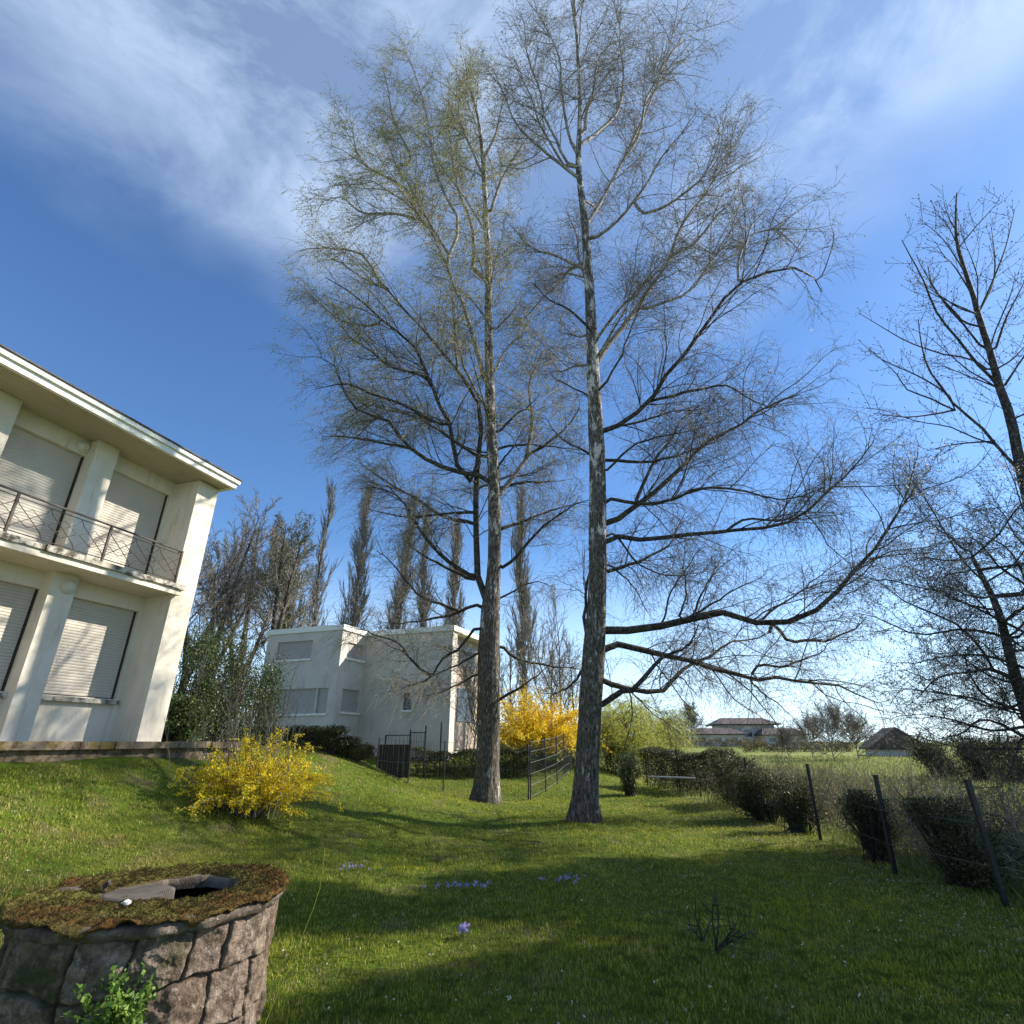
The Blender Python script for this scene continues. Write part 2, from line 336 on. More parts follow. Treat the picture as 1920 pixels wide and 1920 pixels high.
def m_stone(H):
    i = H.attr('stone'); n = H.noise(13, 9, .75); l = H.noise(2.6, 6, .65); f = H.noise(35, 6, .7)
    c = H.ramp(i, [(0, (.27, .185, .13)), (.35, (.40, .30, .215)), (.7, (.47, .37, .28)), (1, (.33, .25, .20))])
    c = H.mix(H.rng_(n, .42, .60, 0, .85), c, (.085, .058, .042)); c = H.mix(H.rng_(f, .52, .68, 0, .8), c, (.52, .45, .36))
    c = H.mix(H.rng_(H.vor(16), .25, .6, 0, .4), c, (.13, .085, .06)); c = H.mix(H.math('MULTIPLY', H.attr('joint'), .8), c, (.075, .06, .045))
    c = H.mix(H.rng_(l, .52, .66, 0, .85), c, (.065, .075, .02)); H.col(c); H.bump(H.math('ADD', n, H.math('MULTIPLY', f, .6)), 1.0, .045)
M['stone'] = mat('rough_well_stone', m_stone, rough=.95)
def m_moss(H):
    a = H.noise(3.2, 5, .6); b = H.noise(22, 6, .7)
    c = H.ramp(a, [(.30, (.17, .075, .020)), (.40, (.12, .065, .022)), (.50, (.085, .070, .022)), (.64, (.15, .145, .035))])
    c = H.mix(H.rng_(b, .35, .7, 0, .7), c, (.05, .035, .015)); H.col(c); H.bump(b, 1, .02)
M['terrace'] = mat('mossy_terrace_stone', lambda H: (H.col(H.mix(H.rng_(H.noise(2.5, 6, .7), .5, .65, 0, .8), H.mix(H.rng_(H.noise(6, 6, .7), .42, .62), (.24, .19, .13), (.09, .065, .04)), (.20, .15, .035))), H.bump(H.noise(25, 5), .8, .02)), rough=1, spec=.05)
M['moss'] = mat('red_green_moss', m_moss, rough=1, spec=.05)
def m_conc(H):
    a = H.noise(6, 7, .65); b = H.noise(40, 5, .7)
    c = H.mix(H.rng_(a, .36, .60), (.17, .135, .10), (.06, .048, .036)); c = H.mix(H.rng_(b, .6, .75), c, (.5, .47, .42)); H.col(c); H.bump(H.math('ADD', a, b), .7, .015)
M['concrete'] = mat('lichened_concrete', m_conc, rough=.95)
def m_ridge(H):
    a = H.noise(6, 7, .65); wv = H.math('SINE', H.math('MULTIPLY', H.math('ADD', H.xyz(0), H.math('MULTIPLY', H.xyz(1), .5)), 700))
    H.col(H.mix(H.rng_(a, .4, .65), (.115, .10, .082), (.06, .052, .042))); H.bump(wv, .35, .002)
M['ridged'] = mat('ridged_concrete', m_ridge, rough=.9)
M['roof_tile'] = mat('dark_roof', lambda H: H.col(H.mix(H.rng_(H.noise(.8, 5), .4, .6), (.06, .05, .05), (.11, .08, .07))), rough=.8)
M['far_wall'] = mat('far_render', lambda H: H.col(H.mix(H.rng_(H.noise(.3, 3), .4, .6), (.60, .57, .54), (.48, .45, .43))), rough=.9)  # wall tone paled to stand in for haze over the distance
M['white_stone'] = mat('white_lichen', lambda H: (H.col(H.mix(H.noise(30), (.6, .58, .5), (.85, .82, .76))), H.bump(H.noise(50), .6, .01)), rough=.9)
M['timber'] = mat('dark_board', lambda H: H.col(H.mix(H.rng_(H.noise(6, 4, .6, sc3=(1, 1, 6)), .4, .6), (.025, .022, .022), (.045, .04, .038))), rough=.8)
# ================================================================= THE SETTING
def axis_grid():
    g = [0.0]; s = 0.22
    while g[-1] < 3000:
        g.append(g[-1] + s)
        if g[-1] > 14: s *= 1.07
    g = np.array(g); return np.concatenate([-g[:0:-1], g])
gx = axis_grid(); gx = gx[np.abs(gx) < 2800]; gx = np.sort(np.append(gx, [FX]))
gy = axis_grid() + 8; gy = gy[gy > -60]
XX, YY = np.meshgrid(gx, gy, indexing='ij'); GV = np.stack([XX.ravel(), YY.ravel(), gz(XX, YY).ravel()], 1)
ii = np.arange(len(gx) * len(gy)).reshape(len(gx), len(gy))
GF = np.stack([ii[:-1, :-1], ii[1:, :-1], ii[1:, 1:], ii[:-1, 1:]], -1).reshape(-1, 4)
cen = GV[GF].mean(1); isf = (cen[:, 0] > FX) | (cen[:, 1] > 45)
tag(mesh('lawn', GV, [GF[~isf]], M['ground'], smooth_=True), kind='structure')
tag(mesh('field', GV, [GF[isf]], M['field'], smooth_=True), kind='structure')

def blades(name, pts, h, wd, g, m, lean=0.5):
    """grass blades: two stacked faces each, bent"""
    n = len(pts); az = g.uniform(0, 2 * math.pi, n); d = np.stack([np.cos(az), np.sin(az), np.zeros(n)], 1)
    la = g.uniform(0, 2 * math.pi, n); l = np.stack([np.cos(la), np.sin(la), np.zeros(n)], 1) * (g.uniform(.1, 1, n) * lean)[:, None]
    h = (h * g.uniform(.5, 1.25, n))[:, None]; wd = np.broadcast_to(np.asarray(wd), (n,))[:, None] * .5
    up = np.array([0, 0, 1.0]); p = pts - up * .01
    mid = p + up * h * .6 + l * h * .35; tip = p + up * h + l * h * 1.0
    V = np.stack([p - d * wd, p + d * wd, mid + d * wd * .8, mid - d * wd * .8, tip], 1).reshape(-1, 3)
    b = np.arange(n)[:, None] * 5
    return tag(mesh(name, V, [b + np.array([[0, 1, 2, 3]]), b + np.array([[3, 2, 4]])], m), kind='stuff')
def sample_ground(n, ymin, ymax, g, xr=None, side=None, power=1.0):
    u = g.random(n); y = ymin * (ymax / ymin) ** u            # density falls off with distance
    x = g.uniform(-1.05, 1.05, n) * (y * .95 + .6)
    if side == 'lawn': k = (x < FX + .25)
    else: k = x > FX + .15
    x = x[k]; y = y[k]
    a = (x - HP[0]) * HT[0] + (y - HP[1]) * HT[1]; b = (x - HP[0]) * HB[0] + (y - HP[1]) * HB[1]
    k = ~((b > -1.42) & (a < .95)); x = x[k]; y = y[k]
    return np.stack([x, y, gz(x, y)], 1)
g = rng(5); pts = sample_ground(420000, 2.6, 34, g, side='lawn'); r = np.hypot(pts[:, 0], pts[:, 1])
patch = .5 + .5 * np.sin(pts[:, 0] * 2.1 + 1.3 * np.sin(pts[:, 1] * 1.7)) * np.sin(pts[:, 1] * 2.6 + np.sin(pts[:, 0] * 3.3))
blades('grass', pts, .026 + .022 * patch + .0008 * r, .0045 + .0008 * r, g, M['grass'])
g = rng(6); pts = sample_ground(110000, 5, 60, g, side='field'); r = np.hypot(pts[:, 0], pts[:, 1])
blades('meadow_grass', pts, .14 + .1 * g.random(len(pts)), .006 + .0009 * r, g, M['meadow'], .7)

# ---- terrace in front of the near house
fr1 = (np.array([HP[0], HP[1], 0]), np.array([HT[0], HT[1], 0]), np.array([HB[0], HB[1], 0]))
mb = MB(fr1); g = rng(8)
mb.box((-12, -1.22, 1.2), (.70, .72, 1.575))
a0 = -12.0
while a0 < .72:                                                 # uneven edge stones
    wd = g.uniform(.5, .9); mb.box((a0 + .008, -1.32 + g.uniform(-.02, .02), 1.50 + g.uniform(-.01, .005)), (min(a0 + wd, .8), -.95, 1.605 + g.uniform(-.006, .008))); a0 += wd
ter = tag(mb.build('terrace', M['terrace']), kind='structure')

# ================================================================= HOUSES
def wall_panel(mb, u0, u1, z0, z1, ops, f):
    us = sorted({u0, u1, *[o[0] for o in ops], *[o[1] for o in ops]}); zs = sorted({z0, z1, *[o[2] for o in ops], *[o[3] for o in ops]})
    for i in range(len(us) - 1):
        for j in range(len(zs) - 1):
            cu = (us[i] + us[i + 1]) / 2; cz = (zs[j] + zs[j + 1]) / 2
            if any(o[0] < cu < o[1] and o[2] < cz < o[3] for o in ops): continue
            f(mb, us[i], us[i + 1], zs[j], zs[j + 1])
def slats(mb, u0, u1, z0, z1, d, axis, pitch=.052, depth=.011):
    """a roller shutter: rounded slats as a folded sheet"""
    n = int((z1 - z0) / pitch); V = []; 
    for i in range(n):
        za = z0 + (z1 - z0) * i / n; h = (z1 - z0) / n
        for q, dd in ((0, depth), (.12, depth * .2), (.5, 0), (.88, depth * .2), (1, depth)):
            for u in (u0, u1):
                V.append((u, d + dd, za + q * h) if axis == 0 else (d + dd, u, za + q * h))
    m = len(V) // 2; F = [(2 * k, 2 * k + 1, 2 * k + 3, 2 * k + 2) for k in range(m - 1)]
    mb.add(V, [F])
house = thing('house', (HP[0], HP[1], 0), 'near cream two-storey house with a long balcony and closed roller shutters on the raised terrace', 'house')
ops = []
up = [(-1.95, -.60), (-3.86, -2.5), (-5.75, -4.42), (-7.6, -6.3)]
for a_, b_ in up: ops += [(a_, b_, 4.60, 6.72), (a_, b_, 2.36, 4.08)]
A0 = -8.6
mb = MB(fr1); wall_panel(mb, A0, -.53, 1.3, 7.06, ops, lambda m, a, b, c, d: m.box((a, .70, c), (b, .95, d)))
mb.box((A0, .95, 1.3), (-.02, 9, 7.06)); mb.box((-.53, -.0, 1.3), (0, .95, 7.03))
mb.build('wall', M['wall'], house)
for a_, b_ in ((-2.53, -2.10), (-4.44, -3.9), (-6.3, -5.8)):
    mb = MB(fr1); mb.box((a_, .45, 1.3), (b_, .70, 4.39)); mb.box((a_, .45, 4.61), (b_, .70, 7.04)); mb.build('pier', M['wall'], house)
for a_, b_ in up:
    for z0, z1 in ((4.60, 6.72), (2.36, 4.08)):
        mb = MB(fr1); slats(mb, a_ + .035, b_ - .035, z0 + .02, z1, .80, 0); o = mb.build('roller_shutter', M['shutter'], house)
        mb = MB(fr1); mb.box((a_, .775, z0), (a_ + .022, .85, z1)); mb.box((b_ - .022, .775, z0), (b_, .85, z1)); mb.box((a_ + .034, .79, z0), (b_ - .034, .83, z0 + .018))
        mb.build('guide_rail', M['iron'], o)
    mb = MB(fr1); mb.box((a_ - .05, .60, 2.26), (b_ + .0, .78, 2.34)); mb.build('window_sill', M['slab_edge'], house)
# balcony
mb = MB(fr1); g = rng(3)
mb.box((A0, -.12, 4.39), (-.44, .698, 4.57)); bal = mb.build('balcony', M['wall'], house)
mb = MB(fr1); a0 = A0
while a0 < -.43:
    wd = g.uniform(.25, .5); b1 = min(a0 + wd, -.40)
    mb.box((a0 + .003, -.17 + g.uniform(-.012, .012), 4.505 + g.uniform(-.012, .008)), (b1, -.10 + g.uniform(0, .02), 4.60 + g.uniform(-.008, .006))); a0 += wd
mb.box((A0, -.095, 4.573), (-.44, .698, 4.592))
mb.build('slab_edge', M['slab_edge'], bal)
mb = MB(fr1); yb = -.11
for pa in (-.63, -2.19, -3.75, -5.31, -6.87, -8.43):
    mb.box((pa - .018, yb - .018, 4.58), (pa + .018, yb + .018, 5.29))
mb.box((A0, yb - .022, 5.28), (-.61, yb + .022, 5.305)); mb.bar((A0, yb, 5.215), (-.63, yb, 5.215), .008); mb.bar((A0, yb, 4.66), (-.63, yb, 4.66), .009)
mb.bar((-.63, yb, 5.29), (-.63, .0, 5.29), .014)
for pa in (-.63, -2.19, -3.75, -5.31, -6.87):
    L = 1.56 / 3
    for k in range(3):
        s0 = pa - k * L; s1 = s0 - L; c = (s0 + s1) / 2
        for sg in (-1, 1):
            q = [(c - sg * L * .5, yb, 5.21), (c - sg * L * .42, yb, 5.12), (c + sg * .01, yb, 4.93), (c + sg * L * .40, yb, 4.76), (c + sg * L * .5, yb, 4.665)]
            mb.poly(q, .0065, 5)
        mb.poly([(s0 - .02, yb, 4.93), (c, yb, 5.09), (s1 + .02, yb, 4.93), (c, yb, 4.78), (s0 - .02, yb, 4.93)], .006, 5)
mb.build('railing', M['iron'], bal)
# roof: soffit boards, two-step fascia and gutter, dark covering
mb = MB(fr1); k = 0; b0 = -.34
while b0 < .70:
    mb.box((A0, b0, 7.045 - .0), (.02, b0 + .068, 7.065)); b0 += .0745
mb.build('soffit', M['soffit'], house)
mb = MB(fr1); mb.box((A0, -.42, 7.02), (.10, -.345, 7.14)); mb.box((A0, -.47, 7.142), (.13, -.345, 7.235)); mb.box((.022, -.343, 7.02), (.10, 9.2, 7.14)); mb.box((.022, -.343, 7.142), (.13, 9.2, 7.235))
fs = mb.build('fascia', M['fascia'], house)
mb = MB(fr1); mb.box((A0, -.50, 7.238), (.15, 9.2, 7.262)); mb.box((A0, -.34, 7.068), (.018, 9.2, 7.236)); mb.build('roof', M['iron'], house)
for (a_, z_, b_) in ((-2.62, 6.88, .70), (-2.24, 4.17, .45)):
    mb = MB(fr1)
    th = np.linspace(0, 2 * math.pi, 25)[:-1]; V = []; 
    prof = [(.135, 0), (.135, -.03), (.12, -.045), (.10, -.046), (.09, -.07), (.05, -.085), (.0, -.088)]
    for r_, d_ in prof: V += [(a_ + r_ * math.cos(t), b_ + d_, z_ + r_ * math.sin(t)) for t in th]
    F = [(i * 24 + j, i * 24 + (j + 1) % 24, (i + 1) * 24 + (j + 1) % 24, (i + 1) * 24 + j) for i in range(len(prof) - 1) for j in range(24)]
    mb.add(V, [F]); mb.build('wall_lamp', M['lampglass'], house, smooth_=True)

# ---- second house
A2 = R(20); O2 = np.array([-8.9, 29.0, 0]); X2 = np.array([math.cos(A2), -math.sin(A2), 0]); Y2 = np.array([math.sin(A2), math.cos(A2), 0]); fr2 = (O2, X2, Y2)
house2 = thing('house', tuple(O2), 'grey white flat-roofed house with small shuttered windows behind the birches', 'house')
opsA = [(-4.18, -1.86, 5.66, 6.62), (-4.15, -1.22, 2.92, 4.14), (-1.12, -.47, 2.92, 4.14)]
opsB = [(.54, 2.05, 5.70, 6.50), (.54, 2.05, 3.02, 4.13)]
opsC = [(2.6, 3.1, 3.12, 3.95)]
mb = MB(fr2)
wall_panel(mb, -4.92, -.002, .4, 7.05, opsA, lambda m, a, b, c, d: m.box((a, 0, c), (b, .2, d)))
wall_panel(mb, .201, 2.23, .4, 7.05, opsB, lambda m, a, b, c, d: m.box((-.2, a, c), (0, b, d)))
wall_panel(mb, .001, 5.33, .4, 7.05, opsC, lambda m, a, b, c, d: m.box((a, 2.231, c), (b, 2.43, d)))
mb.box((-4.92, .201, .4), (-.201, 7.0, 7.05)); mb.box((-.2, 2.43, .4), (4.78, 7.4, 7.05)); mb.box((4.782, 2.43, .4), (5.33, 2.80, 7.05))
mb.build('wall', M['wall2'], house2)
mb = MB(fr2)
mb.box((-5.0, -.08, 7.052), (.08, 2.1, 7.33)); mb.box((-5.0, 2.1, 7.052), (5.45, 7.5, 7.33)); mb.build('roof', M['fascia'], house2)
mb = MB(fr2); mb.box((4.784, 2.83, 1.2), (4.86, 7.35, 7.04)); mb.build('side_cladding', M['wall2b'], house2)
for (a, b, c, d) in opsA + opsC:
    yy = .10 if (a, b, c, d) in opsA else 2.33
    mb = MB(fr2); slats(mb, a, b, c, d, yy, 0, .07, .012); o = mb.build('window_shutter' if yy < 1 else 'window', M['shutter2'] if yy < 1 else M['glass'], house2)
    mb = MB(fr2); mb.box((a - .06, yy - .18, c - .10), (b + .06, yy - .02, c - .003)); mb.build('sill', M['fascia'], o)
for (a, b, c, d) in opsB:
    mb = MB(fr2); V = []; slats(mb, a, b, c, d, -.10, 1, .07, -.012); o = mb.build('window_shutter', M['shutter2'], house2)
    mb = MB(fr2); mb.box((-.06, a - .06, c - .11), (.10, b + .06, c - .003)); mb.build('sill', M['fascia'], o)
for z0, z1 in ((5.4, 6.6), (2.6, 4.3)): mb = MB(fr2); mb.box((4.862, 4.0, z0), (4.9, 6.2, z1)); mb.build('window', M['glass'], house2)

# ---- far houses on the rise
def far_house(x, y, wd, dp, hw, hr, ang, label, hip=.28, over=.6, z0=None, wins=3):
    z0 = G(x, y) - .2 if z0 is None else z0
    t = thing('house', (x, y, z0), label, 'house'); ca, sa = math.cos(ang), math.sin(ang)
    fr = (np.array([x, y, 0]), np.array([ca, sa, 0]), np.array([-sa, ca, 0]))
    mb = MB(fr); mb.box((-wd / 2, -dp / 2, z0), (wd / 2, dp / 2, z0 + hw)); mb.build('wall', M['far_wall'], t)
    W = wd / 2 + over; D = dp / 2 + over; zb = z0 + hw + .01; rx = W * (1 - hip)
    mb = MB(fr); V = [(-W, -D, zb), (W, -D, zb), (W, D, zb), (-W, D, zb), (-rx, 0, zb + hr), (rx, 0, zb + hr), (-W, -D, zb + .18), (W, -D, zb + .18), (W, D, zb + .18), (-W, D, zb + .18)]
    mb.add(V, [[(0, 3, 2, 1), (0, 1, 7, 6), (1, 2, 8, 7), (2, 3, 9, 8), (3, 0, 6, 9), (6, 7, 5, 4), (8, 9, 4, 5)], [(7, 8, 5), (9, 6, 4)]]); mb.build('roof', M['roof_tile'], t)
    for i in range(wins):
        u = -wd / 2 + wd * (i + .5) / wins; mb = MB(fr); mb.box((u - wd * .07, -dp / 2 - .04, z0 + hw * .45), (u + wd * .07, -dp / 2 + .02, z0 + hw * .78)); mb.build('window', M['glass'], t)
    return t
p = at(1394, 1385, 125); far_house(p[0], 125, 10.5, 9, 4.1, 1.5, R(-8), 'far two-storey house with dark hipped roof, tallest on the horizon', .35, 1.2)
p = at(1340, 1385, 118); far_house(p[0], 118, 9, 7, 2.2, 1.3, R(-8), 'low far house with dark roof left of the tallest far house', .3, .6)
p = at(1462, 1385, 118); far_house(p[0], 118, 7.5, 7, 2.1, 1.4, R(-8), 'low far house with dark roof right of the tallest far house', .3, .6)
p = at(1284, 1392, 140); far_house(p[0], 140, 17, 8, 2.3, .9, R(4), 'long low far building beside the lone far tree', .1, .3, wins=5)
p = at(1672, 1390, 62); far_house(p[0], 62, 5, 4.4, .8, 2.1, R(69), 'dark steep-gabled far house behind the scrub on the right', 0.0, .5, wins=0)
# ================================================================= TREES
def resample(pts, K):
    p = np.asarray(pts, float)
    if len(p) > 2:                                              # Catmull-Rom
        q = np.concatenate([[2 * p[0] - p[1]], p, [2 * p[-1] - p[-2]]]); o = []
        for i in range(1, len(q) - 2):
            for t in np.linspace(0, 1, 7)[:-1]:
                a, b, c, d = q[i - 1:i + 3]; o.append(.5 * ((2 * b) + (c - a) * t + (2 * a - 5 * b + 4 * c - d) * t * t + (3 * b - a - 3 * c + d) * t ** 3))
        o.append(p[-1]); p = np.array(o)
    s = np.concatenate([[0], np.cumsum(np.linalg.norm(np.diff(p, axis=0), axis=1))]); u = np.linspace(0, s[-1], K)
    return np.stack([np.interp(u, s, p[:, i]) for i in range(p.shape[1])], 1)
def grow(S, D, L, K, wig, trop, g, ease=1.0):
    n = len(S); P = np.zeros((n, K, 3)); P[:, 0] = S; D = norm(D); trop = np.asarray(trop, float)
    st = (np.broadcast_to(L, (n,)) / (K - 1))[:, None]
    for k in range(1, K):
        D = norm(D + g.normal(0, wig, (n, 3)) + trop * (k / (K - 1)) ** ease); P[:, k] = P[:, k - 1] + D * st
    return P
def spawn(P, per, t0, t1, a0, a1, g, flat=None, dens=None):
    """per children on each polyline, leaving at a0..a1 degrees"""
    n, K, _ = P.shape
    if dens is None: m = n * per; idx = np.repeat(np.arange(n), per); t = (g.random((n, per)) + np.arange(per)) / per; t = (t0 + (t1 - t0) * t).ravel()
    else:                                                       # so many per metre
        c = np.clip(plen(P) * dens + g.random(n), 1, per).astype(int); idx = np.repeat(np.arange(n), c); m = len(idx); t = t0 + (t1 - t0) * g.random(m)
    f = t * (K - 1); i = np.minimum(f.astype(int), K - 2); w_ = (f - i)[:, None]
    A = P[idx, i]; B = P[idx, i + 1]; S = A * (1 - w_) + B * w_; T = norm(B - A)
    r_ = g.normal(size=(m, 3))
    if flat is not None: r_ = r_ * flat
    side = norm(np.cross(T, r_)); an = np.radians(g.uniform(a0, a1, m))[:, None]
    return S, norm(T * np.cos(an) + side * np.sin(an)), idx, t
def taper(r0, K, tip=.25, pw=.9):
    t = np.linspace(0, 1, K)[None, :]; return np.asarray(r0).reshape(-1, 1) * ((1 - t) ** pw * (1 - tip) + tip)
def plen(P): return np.linalg.norm(np.diff(P, axis=1), axis=2).sum(1)

def birch(name, label, trunkpx, Y0, Ytop, limbs, seed, extra, top_extra, leafmat, twigmat, nleaf, wind, pale_from, d2=3.4, d3=6.0):
    g = rng(seed)
    # trunk: traced, standing in depth from Y0 (foot) to Ytop (top)
    nt_ = len(trunkpx); tp = []; rad = []
    py0, py1 = trunkpx[0][1], trunkpx[-1][1]
    for (x, y, w_) in trunkpx:
        f = (py0 - y) / (py0 - py1); Yd = Y0 + (Ytop - Y0) * f ** 1.5; p = at(x, y, Yd); tp.append(p); rad.append(width(w_ / 2, p))
    tp[0][2] = G(tp[0][0], tp[0][1]) - .12; base = tp[0].copy(); base[2] += .12
    t = thing(name, tuple(base), label, 'tree', 'two tall birches on the lawn')
    K = 60; tr = resample(np.concatenate([np.array(tp), np.array(rad)[:, None]], 1), K); P = tr[:, :3]; rr = tr[:, 3].copy()
    sides = 18; hh = P[:, 2] - P[0, 2]; flare = 1 + .28 * np.exp(-hh / .35)
    mb = MB(); a = np.arange(sides) * 2 * math.pi / sides
    lobes = 1 + (.07 * np.cos(3 * a + 1)[None] + .05 * np.cos(5 * a)[None]) * (1 + 2 * np.exp(-hh / .5))[:, None] + g.normal(0, .022, (K, sides))
    T = norm(np.gradient(P, axis=0)); n1 = norm(np.cross(T, np.array([0, 1.0, 0]))); n2 = np.cross(T, n1)
    V = P[:, None] + ((rr * flare)[:, None] * lobes)[..., None] * (np.cos(a)[None, :, None] * n1[:, None] + np.sin(a)[None, :, None] * n2[:, None])
    idx = np.arange(K * sides).reshape(K, sides); F = np.stack([idx[:-1], np.roll(idx[:-1], -1, 1), np.roll(idx[1:], -1, 1), idx[1:]], -1).reshape(-1, 4)
    mb.add(V.reshape(-1, 3), [F]); mb.build('trunk', M['birch'], t, smooth_=True)
    # known skeleton for hanging limbs on: pixel coords + depth + radius
    def proj(P):
        q = P - np.array([0, 0, EYE]); zc = q[:, 1] * math.cos(TILT) + q[:, 2] * math.sin(TILT); up_ = -q[:, 1] * math.sin(TILT) + q[:, 2] * math.cos(TILT)
        return np.stack([960 + FPX * q[:, 0] / zc, 960 - FPX * up_ / zc], 1)
    skel_px = [proj(P)]; skel_Y = [P[:, 1]]
    L1 = []; L1r = []
    for k_, (w0, dy, pts) in enumerate(limbs):
        sp = np.concatenate(skel_px); sy = np.concatenate(skel_Y); j = np.argmin(((sp - np.array(pts[0])) ** 2).sum(1)); Ys = sy[j]
        j0 = np.argmin(((skel_px[0] - np.array(pts[0])) ** 2).sum(1))
        if np.hypot(*(skel_px[0][j0] - np.array(pts[0]))) < 34: pts = [tuple(skel_px[0][j0] + [0, 7])] + list(pts)
        elif 1.5 < np.hypot(*(sp[j] - np.array(pts[0]))) < 110: pts = [tuple(sp[j])] + list(pts)
        d = np.concatenate([[0], np.cumsum([math.dist(pts[i], pts[i + 1]) for i in range(len(pts) - 1)])]); p0 = at(*pts[0], Ys)
        Llat = width(d[-1], p0); dY = (dy if dy is not None else g.uniform(-.55, .55)) * Llat
        q = np.array([at(x, y, Ys + dY * (d[i] / d[-1]) ** 1.15) for i, (x, y) in enumerate(pts)])
        rp = resample(q, 14); skel_px.append(proj(rp)); skel_Y.append(rp[:, 1]); L1.append(rp); L1r.append(width(w0 * .42, rp[0]))
    ntr = len(L1)
    # more limbs towards and away from the viewer, so that the crown is round
    ne = extra
    f = g.uniform(.30, .93, ne); ti = (f * (K - 1)).astype(int); S = P[ti]
    sg = np.where(g.random(ne) < .5, -1, 1); az = sg * math.pi / 2 + g.uniform(-.75, .75, ne)
    el = np.radians(np.interp(f, [.3, .6, 1], [25, 45, 65]) + g.uniform(-10, 10, ne))
    D = np.stack([np.cos(az) * np.cos(el), np.sin(az) * np.cos(el), np.sin(el)], 1); LL = np.interp(f, [.3, .5, .8, 1], [3.6, 4.6, 3.4, 1.8]) * g.uniform(.75, 1.15, ne)
    E1 = grow(S, D, LL, 14, .10, (0, 0, .05), g)
    L1 = np.concatenate([np.array(L1), E1]); r1 = np.concatenate([np.array(L1r), .011 * LL])
    L1[:, 1:-1] += g.normal(0, .012, L1[:, 1:-1].shape)
    ln = plen(L1)
    # second-order boughs
    per = 13
    S, D, id2, t2 = spawn(L1, 40, .14, 1.0, 28, 62, g, dens=d2); L2 = np.clip(ln[id2] * .46 * (1.15 - .75 * t2), .6, 2.3) * g.uniform(.6, 1.2, len(S))
    D[:, 2] += .16; B2 = grow(S, D, L2, 8, .13, (wind * .5, 0, -.02), g); r2 = np.minimum(.0068 * L2 + .002, r1[id2] * .6)
    for i in range(len(L1)):
        sel = id2 == i; mb = MB(); mb.tubes(L1[i:i + 1], taper(r1[i], 14, .16, .85), 8, rough=.04, seed=seed + i)
        mb.tubes(B2[sel], taper(r2[sel], 8, .3), 5)
        hz = L1[i][:, 2].mean(); mb.build('branch', M['limb_pale'] if hz > pale_from + g.uniform(-2, 2) else M['limb'], t, smooth_=True)
    # fine shoots and hanging twigs: the crown
    cr = MB()
    tops = np.array([P[int(K * .86):]]); tops = np.array([resample(P[int(K * .80):], 14)])
    src = B2[(B2[:, 0, 2] < 17) | (g.random(len(B2)) < .62)]; S, D, id3, t3 = spawn(src, 30, .10, 1.0, 25, 70, g, dens=d3); h3 = S[:, 2]
    L3 = g.uniform(.35, .95, len(S)); D[:, 2] += .10
    B3 = grow(S, D, L3, 6, .16, (wind, 0, -.10), g); cr.tubes(B3, taper(np.full(len(S), .0048), 6, .45), 3)
    S, D, _, _ = spawn(L1, 50, .3, 1, 25, 70, g, dens=4); X3 = grow(S, D, g.uniform(.5, 1.1, len(S)), 6, .16, (wind, 0, -.05), g); cr.tubes(X3, taper(np.full(len(S), .0065), 6, .45), 3)
    S, D, _, _ = spawn(tops, top_extra, 0, 1, 15, 50, g); X4 = grow(S, D, g.uniform(.8, 2.0, len(S)), 6, .10, (wind, 0, .10), g); cr.tubes(X4, taper(np.full(len(S), .008), 6, .4), 4)
    B3 = np.concatenate([B3, X3, X4])
    S, D, _, _ = spawn(B3, 4, .15, 1.0, 20, 75, g); hgt = np.clip((S[:, 2] - 6) / 14, 0, 1)
    L4 = g.uniform(.22, .62, len(S)) * (1.15 - .3 * hgt); dz = -(.55 - .22 * hgt)
    trop = np.stack([np.full(len(S), wind * 2.2) + .05 * np.sign(D[:, 0]), np.zeros(len(S)), dz], 1)
    B4 = grow(S, D, L4, 5, .10, trop, g); cr.tubes(B4, taper(np.full(len(S), .0033), 5, .55), 3)
    c = cr.build('crown', twigmat, t)
    k = g.integers(0, len(B4), nleaf); q = g.integers(1, 5, nleaf); C = B4[k, q] + g.normal(0, .012, (nleaf, 3))
    lw = np.clip((C[:, 2] - 7) / 12, .12, 1); C = C[g.random(nleaf) < lw]
    mb = MB(); mb.cards(C, .054, g, up=np.array([wind, 0, -.8]), asp=.42); mb.build('catkins', leafmat, c)
    return t
def PL(s): return [tuple(float(v) for v in q.split(',')) for q in s.split()]

